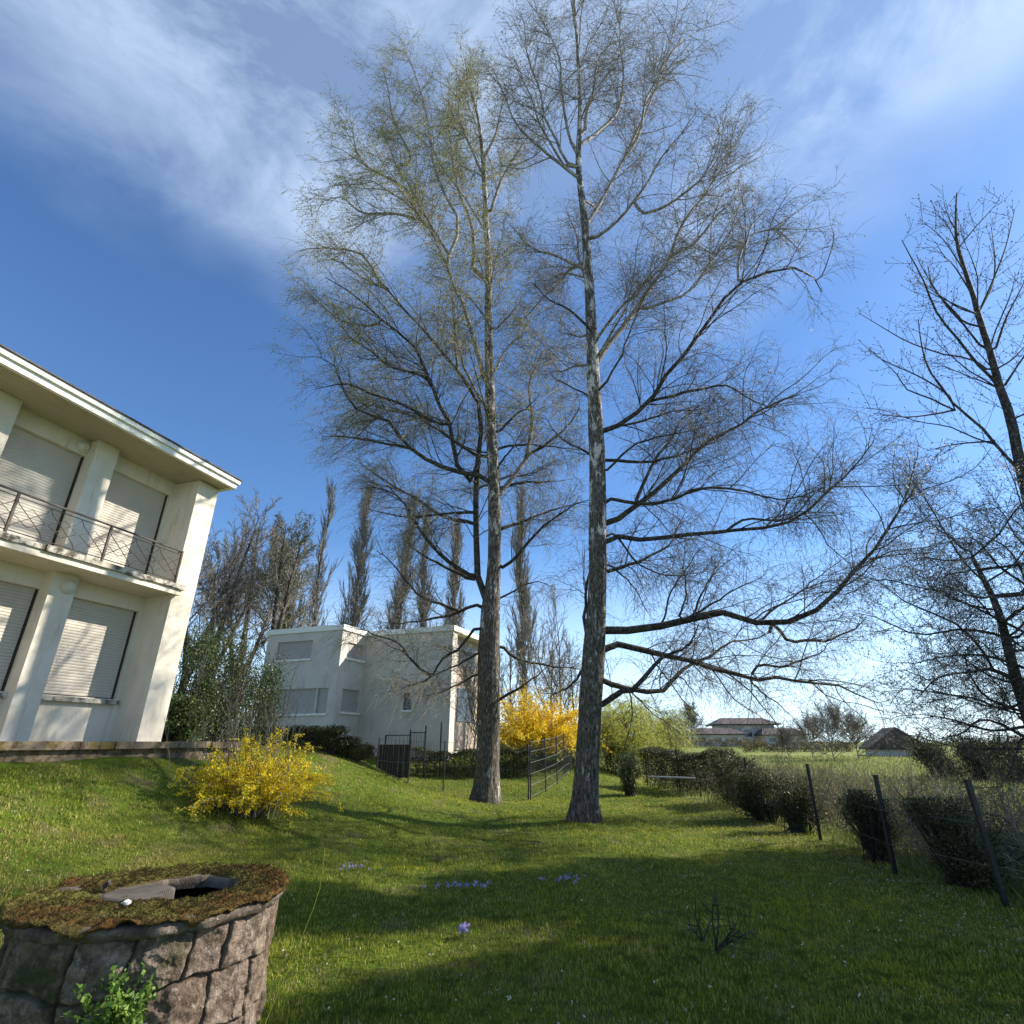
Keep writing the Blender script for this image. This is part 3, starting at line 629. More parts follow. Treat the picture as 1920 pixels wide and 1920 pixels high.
limbsB = [(18, None, '1135,1188 1202,1179 1270,1166 1321,1157 1348,1149 1375,1149 1426,1169 1480,1166 1507,1146 1541,1139 1571,1105 1581,1088 1619,1054 1646,1024 1659,1000 1690,950 1722,908'),
 (15, .15, '1128,1322 1165,1295 1185,1294 1219,1257 1240,1234 1290,1210 1310,1170'),
 (15, .35, '1135,1210 1168,1210 1202,1218 1240,1228 1287,1237 1321,1250 1355,1262 1399,1266 1432,1278 1449,1271 1524,1281 1565,1284 1605,1301 1646,1318'),
 (13, .6, '1135,1281 1168,1288 1202,1298 1246,1294 1270,1267 1287,1250 1321,1237 1338,1223 1372,1203 1416,1200 1443,1186'),
 (9, None, '1449,1170 1480,1203 1507,1200 1548,1203 1568,1193 1605,1176 1625,1156'),
 (7, None, '1409,1260 1429,1247 1463,1250 1507,1237 1541,1220 1561,1200'),
 (6, None, '1426,1166 1449,1142 1483,1122 1517,1095 1548,1071 1578,1051'),
 (6, None, '1287,1159 1314,1146 1372,1110 1409,1091 1439,1074'),
 (6, None, '1300,1152 1317,1112 1338,1071 1358,1037'),
 (6, None, '1273,1159 1284,1125 1287,1098 1282,1074 1284,1034'),
 (5, None, '1246,1160 1258,1110 1290,1060 1320,1020'),
 (5, None, '1408,1272 1430,1300 1460,1320 1490,1350'),
 (4, None, '1275,1268 1295,1290 1312,1312'),
 (12, -.2, '1142,1005 1200,1014 1266,1005 1357,998 1423,989 1492,974 1525,945 1565,912 1602,879 1638,828'),
 (7, None, '1357,998 1394,974 1463,976 1496,963 1518,934 1560,900'),
 (14, .3, '1135,992 1164,967 1204,941 1248,905 1288,865 1328,828 1379,803 1412,777 1456,755 1500,740'),
 (9, None, '1190,945 1226,865 1255,828 1277,788 1310,762 1339,752'),
 (9, .5, '1142,1069 1175,1061 1219,1043 1255,1021 1266,1000 1285,960'),
 (9, -.4, '1139,934 1164,938 1204,945 1255,938 1310,916 1365,916 1412,925 1456,936 1503,934 1540,915'),
 (9, .2, '1142,861 1197,868 1255,859 1281,850 1330,833 1370,815'),
 (12, -.3, '1139,814 1164,792 1190,777 1219,752 1248,704 1277,671 1310,628 1343,577 1361,555 1401,522 1474,504 1518,511 1541,547'),
 (8, None, '1219,752 1284,737 1357,722 1386,737 1419,755 1460,765'),
 (7, .4, '1150,800 1200,790 1260,772 1330,766'),
 (14, .2, '1124,668 1153,631 1190,584 1219,540 1248,500 1256,481 1278,422 1319,369 1347,325 1380,300'),
 (9, None, '1256,481 1275,470 1300,458 1340,410 1372,380'),
 (8, None, '1387,531 1384,494 1400,453 1410,422 1440,390'),
 (9, .3, '1106,412 1137,359 1169,297 1200,234 1231,162 1247,116 1278,78 1325,47'),
 (8, -.4, '1112,447 1150,422 1181,387 1206,353 1240,297 1278,250 1310,205'),
 (8, .1, '1106,506 1075,494 1031,475 997,466 966,431 950,416'),
 (8, -.2, '1069,322 1041,300 1012,278 984,250 962,219 948,184 925,130'),
 (7, .3, '1062,316 1034,272 1009,225 997,187 981,150 965,110'),
 (7, -.4, '1066,306 1040,259 1019,212 1012,169 990,109 985,60 975,20'),
 (8, .2, '1075,281 1059,219 1053,156 1047,103 1028,59 1005,20'),
 (8, -.3, '1097,250 1097,219 1109,187 1116,140 1122,109 1143,84 1160,30'),
 (8, .4, '1100,265 1137,234 1162,200 1169,140 1162,78 1165,15'),
 (7, -.1, '1169,297 1200,250 1210,190 1240,130 1262,60 1270,10'),
 (8, -.3, '1120,640 1090,600 1060,575 1025,560 1000,530'),
 (7, .3, '1125,760 1090,735 1060,720 1030,700'),
 (7, .3, '1120,860 1085,840 1050,820 1020,780'),
 (8, None, '1095,1255 1074,1283 1045,1300 1020,1300'),
 (10, .1, '1100,1195 1097,1150 1098,1110 1108,1060 1117,1010 1122,960'),
 (9, .2, '1112,560 1090,500 1080,440 1060,390'),
 (6, -.5, '1140,880 1180,840 1230,820 1290,810 1350,790'),
 (5, .5, '1143,1060 1180,1090 1200,1120 1215,1150'),
 (6, .1, '1150,1000 1200,1060 1260,1080 1330,1070'),
 (7, -.3, '1210,400 1260,380 1320,330 1350,260 1340,215'),
 (7, .3, '1190,584 1240,570 1300,540 1350,470 1410,440 1480,420')]
limbsA = [(16, 0, '909,1130 897,1100 893,1000 892,940 895,875 903,800 909,766 900,759 875,719 859,694 831,662 791,616 766,591 737,556 716,534 669,516 637,490'),
 (8, None, '716,534 690,490 660,470 600,465 560,470'),
 (11, -.3, '909,728 903,687 884,625 869,572 850,531 847,516 837,497 828,475 800,422 772,387 731,359 694,337'),
 (8, .3, '847,500 837,469 812,431 781,375 766,344 744,312 731,281 715,240'),
 (8, .1, '853,469 859,406 831,359 812,297 800,219 790,172 766,109 756,90'),
 (7, None, '859,694 853,641 853,578 847,531'),
 (6, None, '909,594 884,562 865,547'),
 (11, -.3, '881,903 853,859 844,797 819,750 797,687 781,656 750,625 719,603 687,572 656,547 610,520'),
 (8, .3, '891,853 859,831 812,800 769,778 719,766 687,759 640,740'),
 (12, -.1, '909,894 869,887 828,875 791,856 759,831 734,797 716,781 678,775 644,734 628,687 600,670'),
 (7, None, '753,837 719,831 687,825 641,819 603,819'),
 (7, .3, '803,710 775,700 731,687 700,662 656,631 625,594'),
 (10, .2, '894,981 853,975 822,962 781,934 737,912 703,887 675,869'),
 (8, -.4, '894,959 844,962 766,969 719,962 687,953'),
 (11, -.2, '891,1084 844,1056 800,1012 772,969 747,931 712,916 675,916'),
 (9, .3, '896,1134 858,1148 818,1158 757,1168 723,1168'),
 (9, .1, '889,1087 841,1067 791,1039 757,1012'),
 (8, -.3, '858,1144 784,1114 740,1060 706,1033'),
 (8, -.3, '892,1178 856,1220 830,1233 809,1267 780,1282 744,1295'),
 (6, 0, '805,1268 772,1238 746,1204 710,1194 681,1181 640,1175'),
 (7, 0, '897,1225 850,1250 809,1267'), (6, .3, '900,1261 851,1287 811,1303 785,1306'),
 (12, .2, '934,937 953,903 987,859 997,781 991,719 1012,672 1028,650 1072,656'),
 (8, -.3, '987,856 1031,828 1069,794 1087,762'), (7, .4, '934,841 981,834 1031,837 1094,844'),
 (6, .2, '931,691 950,653 981,625 1000,590'), (6, -.4, '928,616 950,597 980,560'),
 (7, -.2, '934,809 969,775 987,766 1010,740'), (6, .4, '934,872 966,834 981,800'),
 (8, .3, '941,991 987,975 1047,953 1091,941'), (9, -.2, '940,1065 969,1043 1000,1006 1047,965 1094,940 1115,935'),
 (8, .4, '934,915 980,905 1030,903 1060,900'),
 (8, .2, '938,1210 954,1225 980,1238 1032,1249 1095,1256'), (8, -.1, '941,1309 975,1290 1006,1267 1032,1246'),
 (10, .2, '918,520 884,500 891,453 875,394 859,359 847,281 840,220 846,160'),
 (8, -.2, '919,397 934,353 953,312 984,266 1000,240'), (7, .2, '906,330 880,270 860,210 870,130'),
 (7, -.3, '906,300 930,250 940,200 955,160'),
 (8, .2, '812,431 780,410 730,400 680,400 640,370 600,380'), (8, -.3, '844,797 810,790 760,760 700,740 650,720 590,730'),
 (8, .2, '781,375 740,340 700,320 670,290 660,230'), (7, -.2, '772,300 740,230 730,180 720,130'),
 (7, .2, '719,603 690,610 640,600 600,570 570,540'), (6, .3, '925,1130 960,1110 1000,1090 1040,1100')]
trunkB = [(1098, 1546, 52), (1101, 1480, 46), (1105, 1400, 44), (1110, 1300, 42), (1115, 1220, 41), (1121, 1120, 34), (1122, 1020, 33), (1122, 930, 31), (1120, 840, 29), (1114, 720, 24), (1110, 620, 21), (1103, 500, 16), (1095, 400, 13), (1085, 310, 11), (1088, 210, 8), (1084, 110, 6), (1078, 20, 4), (1072, -70, 2)]
trunkA = [(912, 1510, 46), (915, 1440, 43), (917, 1340, 41), (918, 1240, 40), (921, 1140, 34), (927, 1060, 24), (928, 960, 23), (925, 870, 21), (920, 780, 19), (918, 690, 16), (916, 600, 14), (916, 500, 12), (911, 400, 10), (906, 300, 8), (896, 220, 5), (878, 150, 3), (872, 110, 1.5)]
birch('birch_tree', 'tall bare birch on the right of the pair, with long low boughs reaching right', trunkB, 13.25, 12.0, [(a, b, PL(c)) for a, b, c in limbsB], 11, 16, 20, M['catkin_b'], M['twig_grey'], 90000, -.01, 13, 3.1, 6.2)
birch('birch_tree', 'tall birch on the left of the pair, hazy with olive catkins', trunkA, 16.8, 15.6, [(a, b, PL(c)) for a, b, c in limbsA], 23, 18, 18, M['catkin'], M['twig_grey'], 230000, -.10, 14, 3.6, 6.8)

def bare(name, label, base, H, r0, nl, ang, lenf, trop, seed, group=None, lean=(0, 0), n2=8, n3=7, wig=.10, mt='limb', tm='twig_brown', tr=.0045, f0=.25, l2=.4, l3=.35, forks=0, cat='tree', a2=(20, 50), twig_trop=(0, 0, .05), leaves=None, K=24):
    g = rng(seed); t = thing(name, tuple(base), label, cat, group); base = np.array(base, float)
    tr0 = grow(base[None] - [0, 0, .1], np.array([[lean[0], lean[1], 1.0]]), np.array([H]), K, .03, (0, 0, .02), g)
    trunks = [tr0]; rads = [taper([r0], K, .08, .9)]
    for k in range(forks):
        i = int(K * g.uniform(.22, .42)); az = g.uniform(0, 6.28) if forks > 1 else math.pi; s = tr0[:, i]
        D = np.array([[math.cos(az) * .5, math.sin(az) * .5, 1.0]]); q = grow(s, D, np.array([H * (1 - i / K) * g.uniform(.8, .98)]), K, .04, (0, 0, .05), g); trunks.append(q); rads.append(taper([r0 * .6], K, .1, .9))
    mb = MB(); 
    for q, rd in zip(trunks, rads): mb.tubes(q, rd, 9, rough=.04, seed=seed)
    mb.build('trunk', M[mt], t, smooth_=True)
    TT = np.concatenate(trunks); S, D, id1, t1 = spawn(TT, nl // len(trunks), f0, .98, 1, 2, g)
    az = g.uniform(0, 2 * math.pi, len(S)) + np.arange(len(S)) * 2.4; an = np.radians(ang[0] + (ang[1] - ang[0]) * t1 + g.uniform(-6, 6, len(S)))
    D = np.stack([np.cos(az) * np.sin(an), np.sin(az) * np.sin(an), np.cos(an)], 1)
    L = np.array([lenf(v) for v in t1]) * H * g.uniform(.7, 1.15, len(S)); B1 = grow(S, D, L, 10, wig, trop, g)
    cr = MB(); cr.tubes(B1, taper(np.minimum(.011 * L + .004, r0 * .5), 10, .2), 5)
    S, D, i2, t2 = spawn(B1, n2, .15, 1, a2[0], a2[1], g); L2 = np.clip(L[i2] * l2 * (1.15 - .6 * t2), .25, 3) * g.uniform(.6, 1.2, len(S)); B2 = grow(S, D, L2, 7, wig * 1.2, trop, g)
    cr.tubes(B2, taper(np.full(len(S), tr * 2.0), 7, .4), 4)
    S, D, i3, t3 = spawn(B2, n3, .15, 1, a2[0], a2[1] + 10, g); L3 = np.clip(L2[i3] * l3 * 1.2, .12, .9) * g.uniform(.6, 1.3, len(S)); B3 = grow(S, D, L3, 4, wig * 1.3, twig_trop, g)
    cr.tubes(B3, taper(np.full(len(S), tr), 4, .5), 3); c = cr.build('crown', M[tm], t)
    if leaves:
        n, size, lm, nm = leaves; k = g.integers(0, len(B3), n); q = g.integers(1, 4, n); mb = MB(); mb.cards(B3[k, q] + g.normal(0, size * .5, (n, 3)), size, g); mb.build(nm, M[lm], c)
    return t, B1, B3
def based(px, Y, py=1390): p = at(px, py, Y); return (p[0], Y, G(p[0], Y))
# ---- row of tall poplars behind the second house
pop = [(585, 48, 905, 'slim bare poplar with a split top, left end of the poplar row', 1), (652, 45, 908, 'bare poplar above the left part of the second house', 0), (738, 46, 925, 'bare poplar behind the middle of the second house roof', 0),
       (795, 48, 950, 'thin dark poplar left of the near birch trunks', 0), (845, 47, 955, 'bare poplar just left of the left birch trunk', 0), (985, 46, 925, 'bare poplar between the two birch trunks', 0)]
for k, (px, Y, pyt, lb, fk) in enumerate(pop):
    top = at(px + 8, pyt, Y); b = based(px - 3, Y, 1300); H = (top[2] - b[2]) * .94
    bare('poplar_tree', lb, b, H, .24 if k != 3 else .16, 84 if k != 3 else 60, (16, 10), lambda v: .21 * (1 - .5 * v) * (.5 if v < .2 else 1), (0, 0, .16), 40 + k, 'row of tall poplars behind the second house', lean=(.0, 0), n2=9, n3=8, wig=.05, tr=.013, f0=.12, l2=.5, forks=fk, a2=(8, 26), mt='limb', tm='twig_brown', twig_trop=(0, 0, .3))
# ---- broad bare trees behind the near house
for k, (px, Y, pyt, lb, H_) in enumerate([(395, 32, 935, 'broad bare tree directly behind the near house corner', 0), (450, 36, 955, 'bare tree between the house corner and the forked ivy tree', 0), (520, 33, 975, 'forked bare tree with ivy climbing its dark trunk', 2), (335, 30, 960, 'bare tree mostly hidden behind the near house', 0)]):
    top = at(px, pyt, Y); b = based(px, Y, 1250); H = (top[2] - b[2]) * .94
    bare('bare_tree', lb, b, H, .26, 54, (50, 22), lambda v: .34 * (1 - .6 * v), (0, 0, .09), 60 + k, 'bare trees behind the near house', n2=11, n3=9, wig=.09, tr=.010, f0=.22, forks=2, leaves=(9000 if H_ else 100, .09, 'ivy', 'ivy') if H_ else None, tm='twig_brown')
    if H_:                                                       # ivy sleeve on trunk: many leaves round it
        g = rng(77); n = 9000; zz_ = g.random(n) ** .8 * H * .62; rr_ = (.55 - .35 * zz_ / (H * .62)) * g.uniform(.5, 1.25, n); az = g.uniform(0, 6.28, n)
        C = np.stack([b[0] + rr_ * np.cos(az), b[1] + rr_ * np.sin(az), b[2] + zz_], 1); mb = MB(); mb.cards(C, .11, g, asp=.8); tag(mb.build('ivy', M['ivy'], origin=b), 'dark ivy sleeve round the trunk of the forked bare tree', 'ivy')
# thin bare saplings and shrubs near the second house
for k, (px, Y, pyt, lb, ph) in enumerate([(1052, 34, 1120, 'thin bare sapling between the two birch trunks', .3), (1030, 36, 1150, 'small bare tree behind the deep yellow bush', .35), (1078, 33, 1200, 'low bare sapling hugging the right birch trunk', .3), (960, 33, 1180, 'slender bare tree right of the left birch trunk', .3)]):
    top = at(px, pyt, Y); b = based(px, Y, 1385); H = top[2] - b[2]
    bare('sapling', lb, b, H, .07, 34, (32, 14), lambda v: .38 * (1 - .6 * v), (0, 0, .1), 80 + k, 'bare saplings beyond the birches', n2=8, n3=6, wig=.08, tr=.006, f0=.1, forks=1, cat='tree')
b = based(885, 26.5); bare('bare_shrub', 'bare multi-stemmed shrub against the side wall of the second house', b, 5.0, .05, 44, (24, 14), lambda v: .5 * (1 - .6 * v), (0, 0, .04), 90, n2=8, n3=6, wig=.10, tr=.006, f0=.03, forks=3, cat='shrub', mt='limb_pale')
# lone far trees
b = based(1300, 112, 1388); bare('far_tree', 'lone round bare tree on the horizon', b, 6.6, .25, 70, (75, 25), lambda v: .62 * (1 - .55 * v), (0, 0, .08), 91, n2=10, n3=8, tr=.016, f0=.3, wig=.1)
for k, (px, Y, pyt, lb) in enumerate([(1560, 48, 1335, 'pale leafless thicket tree left of the gabled far house'), (1520, 55, 1352, 'low pale leafless tree right of the low far houses'), (1605, 50, 1350, 'leafless scrub tree touching the gabled far house'), (1475, 60, 1372, 'small leafless bush before the low far house')]):
    top = at(px, pyt, Y); b = based(px, Y, 1400); H = top[2] - b[2]
    bare('far_tree', lb, b, H, .05, 70, (60, 20), lambda v: .85 * (1 - .6 * v), (0, 0, .05), 92 + k, 'leafless trees in the far meadow', n2=9, n3=6, tr=.007, f0=.02, wig=.1, forks=3, mt='limb_pale', tm='twig_grey')

# ---- upright bare young tree on the right edge (traced main shoots, opposite stiff shoots with buds)
def proj1(P):
    q = P - np.array([0, 0, EYE]); zc = q[:, 1] * math.cos(TILT) + q[:, 2] * math.sin(TILT); up_ = -q[:, 1] * math.sin(TILT) + q[:, 2] * math.cos(TILT)
    return np.stack([960 + FPX * q[:, 0] / zc, 960 - FPX * up_ / zc], 1)
g = rng(31); Yc = 10.2
tpx = [(1920, 900, 23), (1903, 819, 21), (1890, 769, 19), (1875, 728, 17), (1856, 659, 12), (1837, 600, 10), (1825, 556, 8), (1812, 516, 7), (1794, 456, 5), (1792, 400, 4), (1794, 362, 2.5)]
tp = [at(x, y, Yc) for x, y, w_ in tpx]; low = [np.array([10.15, Yc, G(10.15, Yc) - .1]), np.array([10.2, Yc, 3.0])]
P = resample(np.array(low + tp), 30); rad = resample(np.array([[.17, 0], [.15, 0]] + [[width(w_ * .42, q), 0] for (x, y, w_), q in zip(tpx, tp)]), 30)[:, 0]
tt = thing('young_tree', (10.15, Yc, G(10.15, Yc)), 'upright bare young tree with stiff budded shoots at the right edge', 'tree')
mb = MB(); mb.tubes(P[None], rad[None], 10, rough=.03); mb.build('trunk', M['limb'], tt, smooth_=True)
lim = [(9, .1, '1918,890 1905,876 1868,835 1830,790 1794,767 1777,740 1740,690 1727,640 1722,600'), (8, -.2, '1877,725 1850,700 1827,676 1790,628 1762,596 1743,556 1728,516 1715,495 1692,452'), (6, .4, '1858,659 1835,645 1810,612 1780,580 1760,552 1728,500 1718,478'),
 (6, -.3, '1848,615 1810,605 1790,585 1750,540 1740,500'), (5, .3, '1862,700 1820,672 1780,667 1740,655 1700,640 1665,620 1612,588'), (6, .3, '1880,728 1905,690 1925,660 1950,610'), (6, -.2, '1866,655 1885,600 1910,550 1925,520'), (5, .1, '1838,580 1862,530 1865,480 1858,420'), (5, -.1, '1838,580 1860,530 1880,480 1892,440 1902,395'),
 (5, -.4, '1865,828 1820,830 1780,835 1740,845'), (5, .4, '1795,770 1770,760 1740,745 1700,730 1680,700 1632,655'), (5, -.3, '1790,768 1760,775 1700,782 1640,775'), (5, .2, '1780,742 1740,715 1700,695 1660,678 1630,656'), (4, -.2, '1812,516 1790,480 1765,445 1726,412'), (4, .2, '1800,470 1775,420 1750,398'), (4, .1, '1797,440 1780,410 1771,386'), (5, .3, '1872,690 1900,672 1930,640'),
 (5, .3, '1825,556 1790,500 1770,480 1755,455'), (6, .5, '1895,790 1930,770 1960,740'), (4, .2, '1868,835 1820,818 1780,800 1720,790 1660,770 1628,765')]
sp = [proj1(P)]; sy = [P[:, 1]]; L1 = []; r1 = []
for w0, dy, s in lim:
    pts = PL(s); a_ = np.concatenate(sp); b_ = np.concatenate(sy); jj = np.argmin(((a_ - np.array(pts[0])) ** 2).sum(1)); Ys = b_[jj]; pts = [tuple(a_[jj])] + pts
    d = np.concatenate([[0], np.cumsum([math.dist(pts[i], pts[i + 1]) for i in range(len(pts) - 1)])]); q = np.array([at(x, y, Ys + dy * width(d[-1], at(*pts[0], Ys)) * d[i] / d[-1]) for i, (x, y) in enumerate(pts)])
    q = resample(q, 12); L1.append(q); r1.append(width(w0 * .38, q[0])); sp.append(proj1(q)); sy.append(q[:, 1])
L1 = np.array(L1); r1 = np.array(r1)
S = P[g.integers(9, 27, 14)]; az = g.uniform(0, 6.28, 14); E = grow(S, np.stack([np.cos(az) * .6, np.sin(az) * .6, np.full(14, .9)], 1), g.uniform(1.2, 2.4, 14), 12, .05, (0, 0, .08), g)
L1 = np.concatenate([L1, E]); r1 = np.concatenate([r1, np.full(14, .018)])
for i in range(len(L1)): mb = MB(); mb.tubes(L1[i:i + 1], taper(r1[i], 12, .28), 6); mb.build('branch', M['limb'], tt, smooth_=True)
S, D, i2, t2 = spawn(L1, 9, .15, 1, 30, 55, g); L2 = g.uniform(.35, 1.1, len(S)) * (1.2 - .6 * t2); B2 = grow(S, D, L2, 6, .07, (0, 0, .10), g); cr = MB(); cr.tubes(B2, taper(np.full(len(S), .0062), 6, .55), 4)
S, D, i3, t3 = spawn(B2, 3, .2, .95, 35, 65, g); B3 = grow(S, D, g.uniform(.12, .42, len(S)), 4, .08, (0, 0, .12), g); cr.tubes(B3, taper(np.full(len(S), .0042), 4, .7), 3)
cw = cr.build('crown', M['twig_mid'], tt)
tips = np.concatenate([B3[:, -1], B2[:, -1], B2[:, 3], L1[:, -1]]); dd = norm(np.concatenate([B3[:, -1] - B3[:, -2], B2[:, -1] - B2[:, -2], g.normal(size=(len(B2), 3)), L1[:, -1] - L1[:, -2]]))
mb = MB(); Q = np.stack([tips, tips + dd * .018, tips + dd * .04], 1); mb.tubes(Q, np.broadcast_to(np.array([[.005, .012, .003]]), (len(tips), 3)), 4); mb.build('buds', M['twig_dark'], cw)

# ---- hawthorn-like tree on the right with pale blossom on its outer twigs
g = rng(33); Yh = 9.6; hx = 8.55; hb = (hx, Yh, G(hx, Yh))
tt = thing('hawthorn_tree', hb, 'spreading thorny tree with dense dark twigs and pale blossom at the right edge', 'tree')
tpts = np.array([(hx, Yh, hb[2] - .1), (hx - .02, Yh, 1.0), (hx - .1, Yh - .05, 1.9), (hx - .02, Yh, 2.8), (hx + .15, Yh + .1, 3.8), (hx + .1, Yh + .2, 4.8)])
mb = MB(); mb.tubes(resample(tpts, 20)[None], taper([.13], 20, .25), 9, rough=.05); mb.build('trunk', M['limb'], tt, smooth_=True)
tr_ = resample(tpts, 20)
lim = ['1930,1294 1897,1269 1863,1256 1835,1209 1791,1169 1741,1147 1685,1122 1663,1100 1640,1085', '1935,1340 1907,1331 1872,1319 1841,1300 1815,1256 1810,1220', '1925,1110 1897,1037 1857,1009 1832,1000 1800,985', '1930,1105 1872,1062 1832,1012 1790,1010', '1935,1390 1872,1356 1835,1350 1804,1375 1760,1385',
       '1925,1190 1880,1165 1830,1140 1780,1120 1740,1100', '1930,1310 1880,1330 1830,1310 1760,1300 1700,1290', '1925,1215 1870,1190 1800,1180 1720,1190 1650,1160 1610,1150', '1935,1260 1850,1230 1780,1230 1710,1245', '1935,1050 1900,1000 1880,960 1850,940', '1940,1360 1860,1370 1790,1350 1730,1340', '1863,1256 1820,1260 1760,1270 1720,1310']
L1 = []
for s in lim:
    pts = PL(s); q = np.array([at(x, y, Yh) for x, y in pts]); dY = g.uniform(-1.6, 1.6); q = np.array([at(x, y, Yh + dY * i / len(pts)) for i, (x, y) in enumerate(pts)])
    j = np.argmin(np.abs(tr_[:, 2] - min(q[0][2] - .1, 4.6))); q = np.concatenate([[tr_[j]], q]); L1.append(resample(q, 12))
ne = 26; j = g.integers(6, 20, ne); az = g.uniform(0, 6.28, ne); E = grow(tr_[j], np.stack([np.cos(az), np.sin(az), g.uniform(-.05, .7, ne)], 1), g.uniform(1.5, 2.9, ne), 12, .14, (0, 0, -.02), g)
L1 = np.concatenate([np.array(L1), E])
for i in range(len(L1)): mb = MB(); mb.tubes(L1[i:i + 1], taper([.030 if i < 12 else .02], 12, .2), 6); mb.build('branch', M['limb'], tt, smooth_=True)
S, D, i2, t2 = spawn(L1, 15, .12, 1, 30, 70, g); B2 = grow(S, D, g.uniform(.4, 1.15, len(S)), 7, .2, (0, 0, .02), g); cr = MB(); cr.tubes(B2, taper(np.full(len(S), .006), 7, .4), 4)
S, D, _, _ = spawn(B2, 9, .1, 1, 30, 80, g); B3 = grow(S, D, g.uniform(.15, .5, len(S)), 5, .2, (0, 0, -.03), g); cr.tubes(B3, taper(np.full(len(S), .0036), 5, .5), 3)
S, D, _, _ = spawn(B3, 3, .2, 1, 40, 80, g); B4 = grow(S, D, g.uniform(.08, .22, len(S)), 3, .2, (0, 0, -.05), g); cr.tubes(B4, taper(np.full(len(S), .0026), 3, .6), 3)
cw = cr.build('crown', M['twig_mid'], tt)
cl_ = g.permutation(len(B4) // 3)[:5000]; k = np.repeat(cl_ * 3, 9) + g.integers(0, 3, len(cl_) * 9); k = np.minimum(k, len(B4) - 1); C = B4[k, g.integers(0, 3, len(k))] + g.normal(0, .008, (len(k), 3)); cc = np.array([hx, Yh, 3.0]); keep = (np.linalg.norm((C - cc) * [1, 1, 1.1], axis=1) > 1.75) & (C[:, 2] > 2.4); C = C[keep]
mb = MB(); mb.cards(C, .024, g, asp=.9); mb.build('blossom', M['white_bud'], cw)
k = g.integers(0, len(B4), 9000); mb = MB(); mb.cards(B4[k, 2], .022, g); mb.build('leaves', M['scrub'], cw)
# ================================================================= SHRUBS, HEDGES, FENCES
def bush(name, label, base, rx, ry, h, n, size, lm, seed, cat='shrub', group=None, stems=14, up=None, shell=.55, top_flat=0.0, tm='twig_dark', ang=0.0, asp=.55, lumps=9, z0=0.0):
    """leaf clumps spread through a lumpy volume over real stems"""
    g = rng(seed); t = thing(name, tuple(base), label, cat, group); b = np.array(base, float)
    ca, sa = math.cos(ang), math.sin(ang)
    cl = g.normal(size=(lumps, 3)); cl = norm(cl) * g.uniform(.25, .72, (lumps, 1)); cl[:, 2] = g.uniform(-.7, .75, lumps) * (1 - top_flat * .3)
    k = g.integers(0, lumps, n); rr_ = g.random((n, 1)) ** shell * g.uniform(.30, .52, lumps)[k][:, None]
    q = cl[k] + norm(g.normal(size=(n, 3))) * rr_
    if top_flat: q[:, 2] = np.where(q[:, 2] > .75, .75 + .1 * g.random(n), q[:, 2])
    q[:, 2] = (q[:, 2] + 1) / 2
    q[:, 2] = np.maximum(q[:, 2], 0.01)
    x = q[:, 0] * rx; y = q[:, 1] * ry
    x = x + g.normal(0, .05 * rx, n) * (1 + (g.random(n) < .12) * 2.5); y = y + g.normal(0, .05 * ry, n)
    C = np.stack([b[0] + x * ca - y * sa, b[1] + x * sa + y * ca, b[2] + z0 + q[:, 2] * (h - z0)], 1)
    sm = MB(); ends = C[g.integers(0, n, stems * 6)]; ends = ends + (ends - (b + [0, 0, h * .4])) * g.uniform(0, .28, (stems * 6, 1)); S = b + np.stack([g.normal(0, rx * .16, stems * 6), g.normal(0, ry * .16, stems * 6), np.zeros(stems * 6)], 1)
    mid = (S + ends) / 2 + g.normal(0, .06 * h, S.shape); mid[:, 2] = S[:, 2] + (ends[:, 2] - S[:, 2]) * .55
    Q = np.stack([S, (S * .6 + mid * .4), mid, (mid + ends) / 2 + g.normal(0, .02 * h, S.shape), ends], 1); sm.tubes(Q, taper(np.full(len(S), .009 + .003 * h), 5, .3), 4); sm.build('stem', M[tm], t)
    mb = MB(); mb.cards(C, size, g, up=up, asp=asp); mb.build('foliage', M[lm], t)
    return t
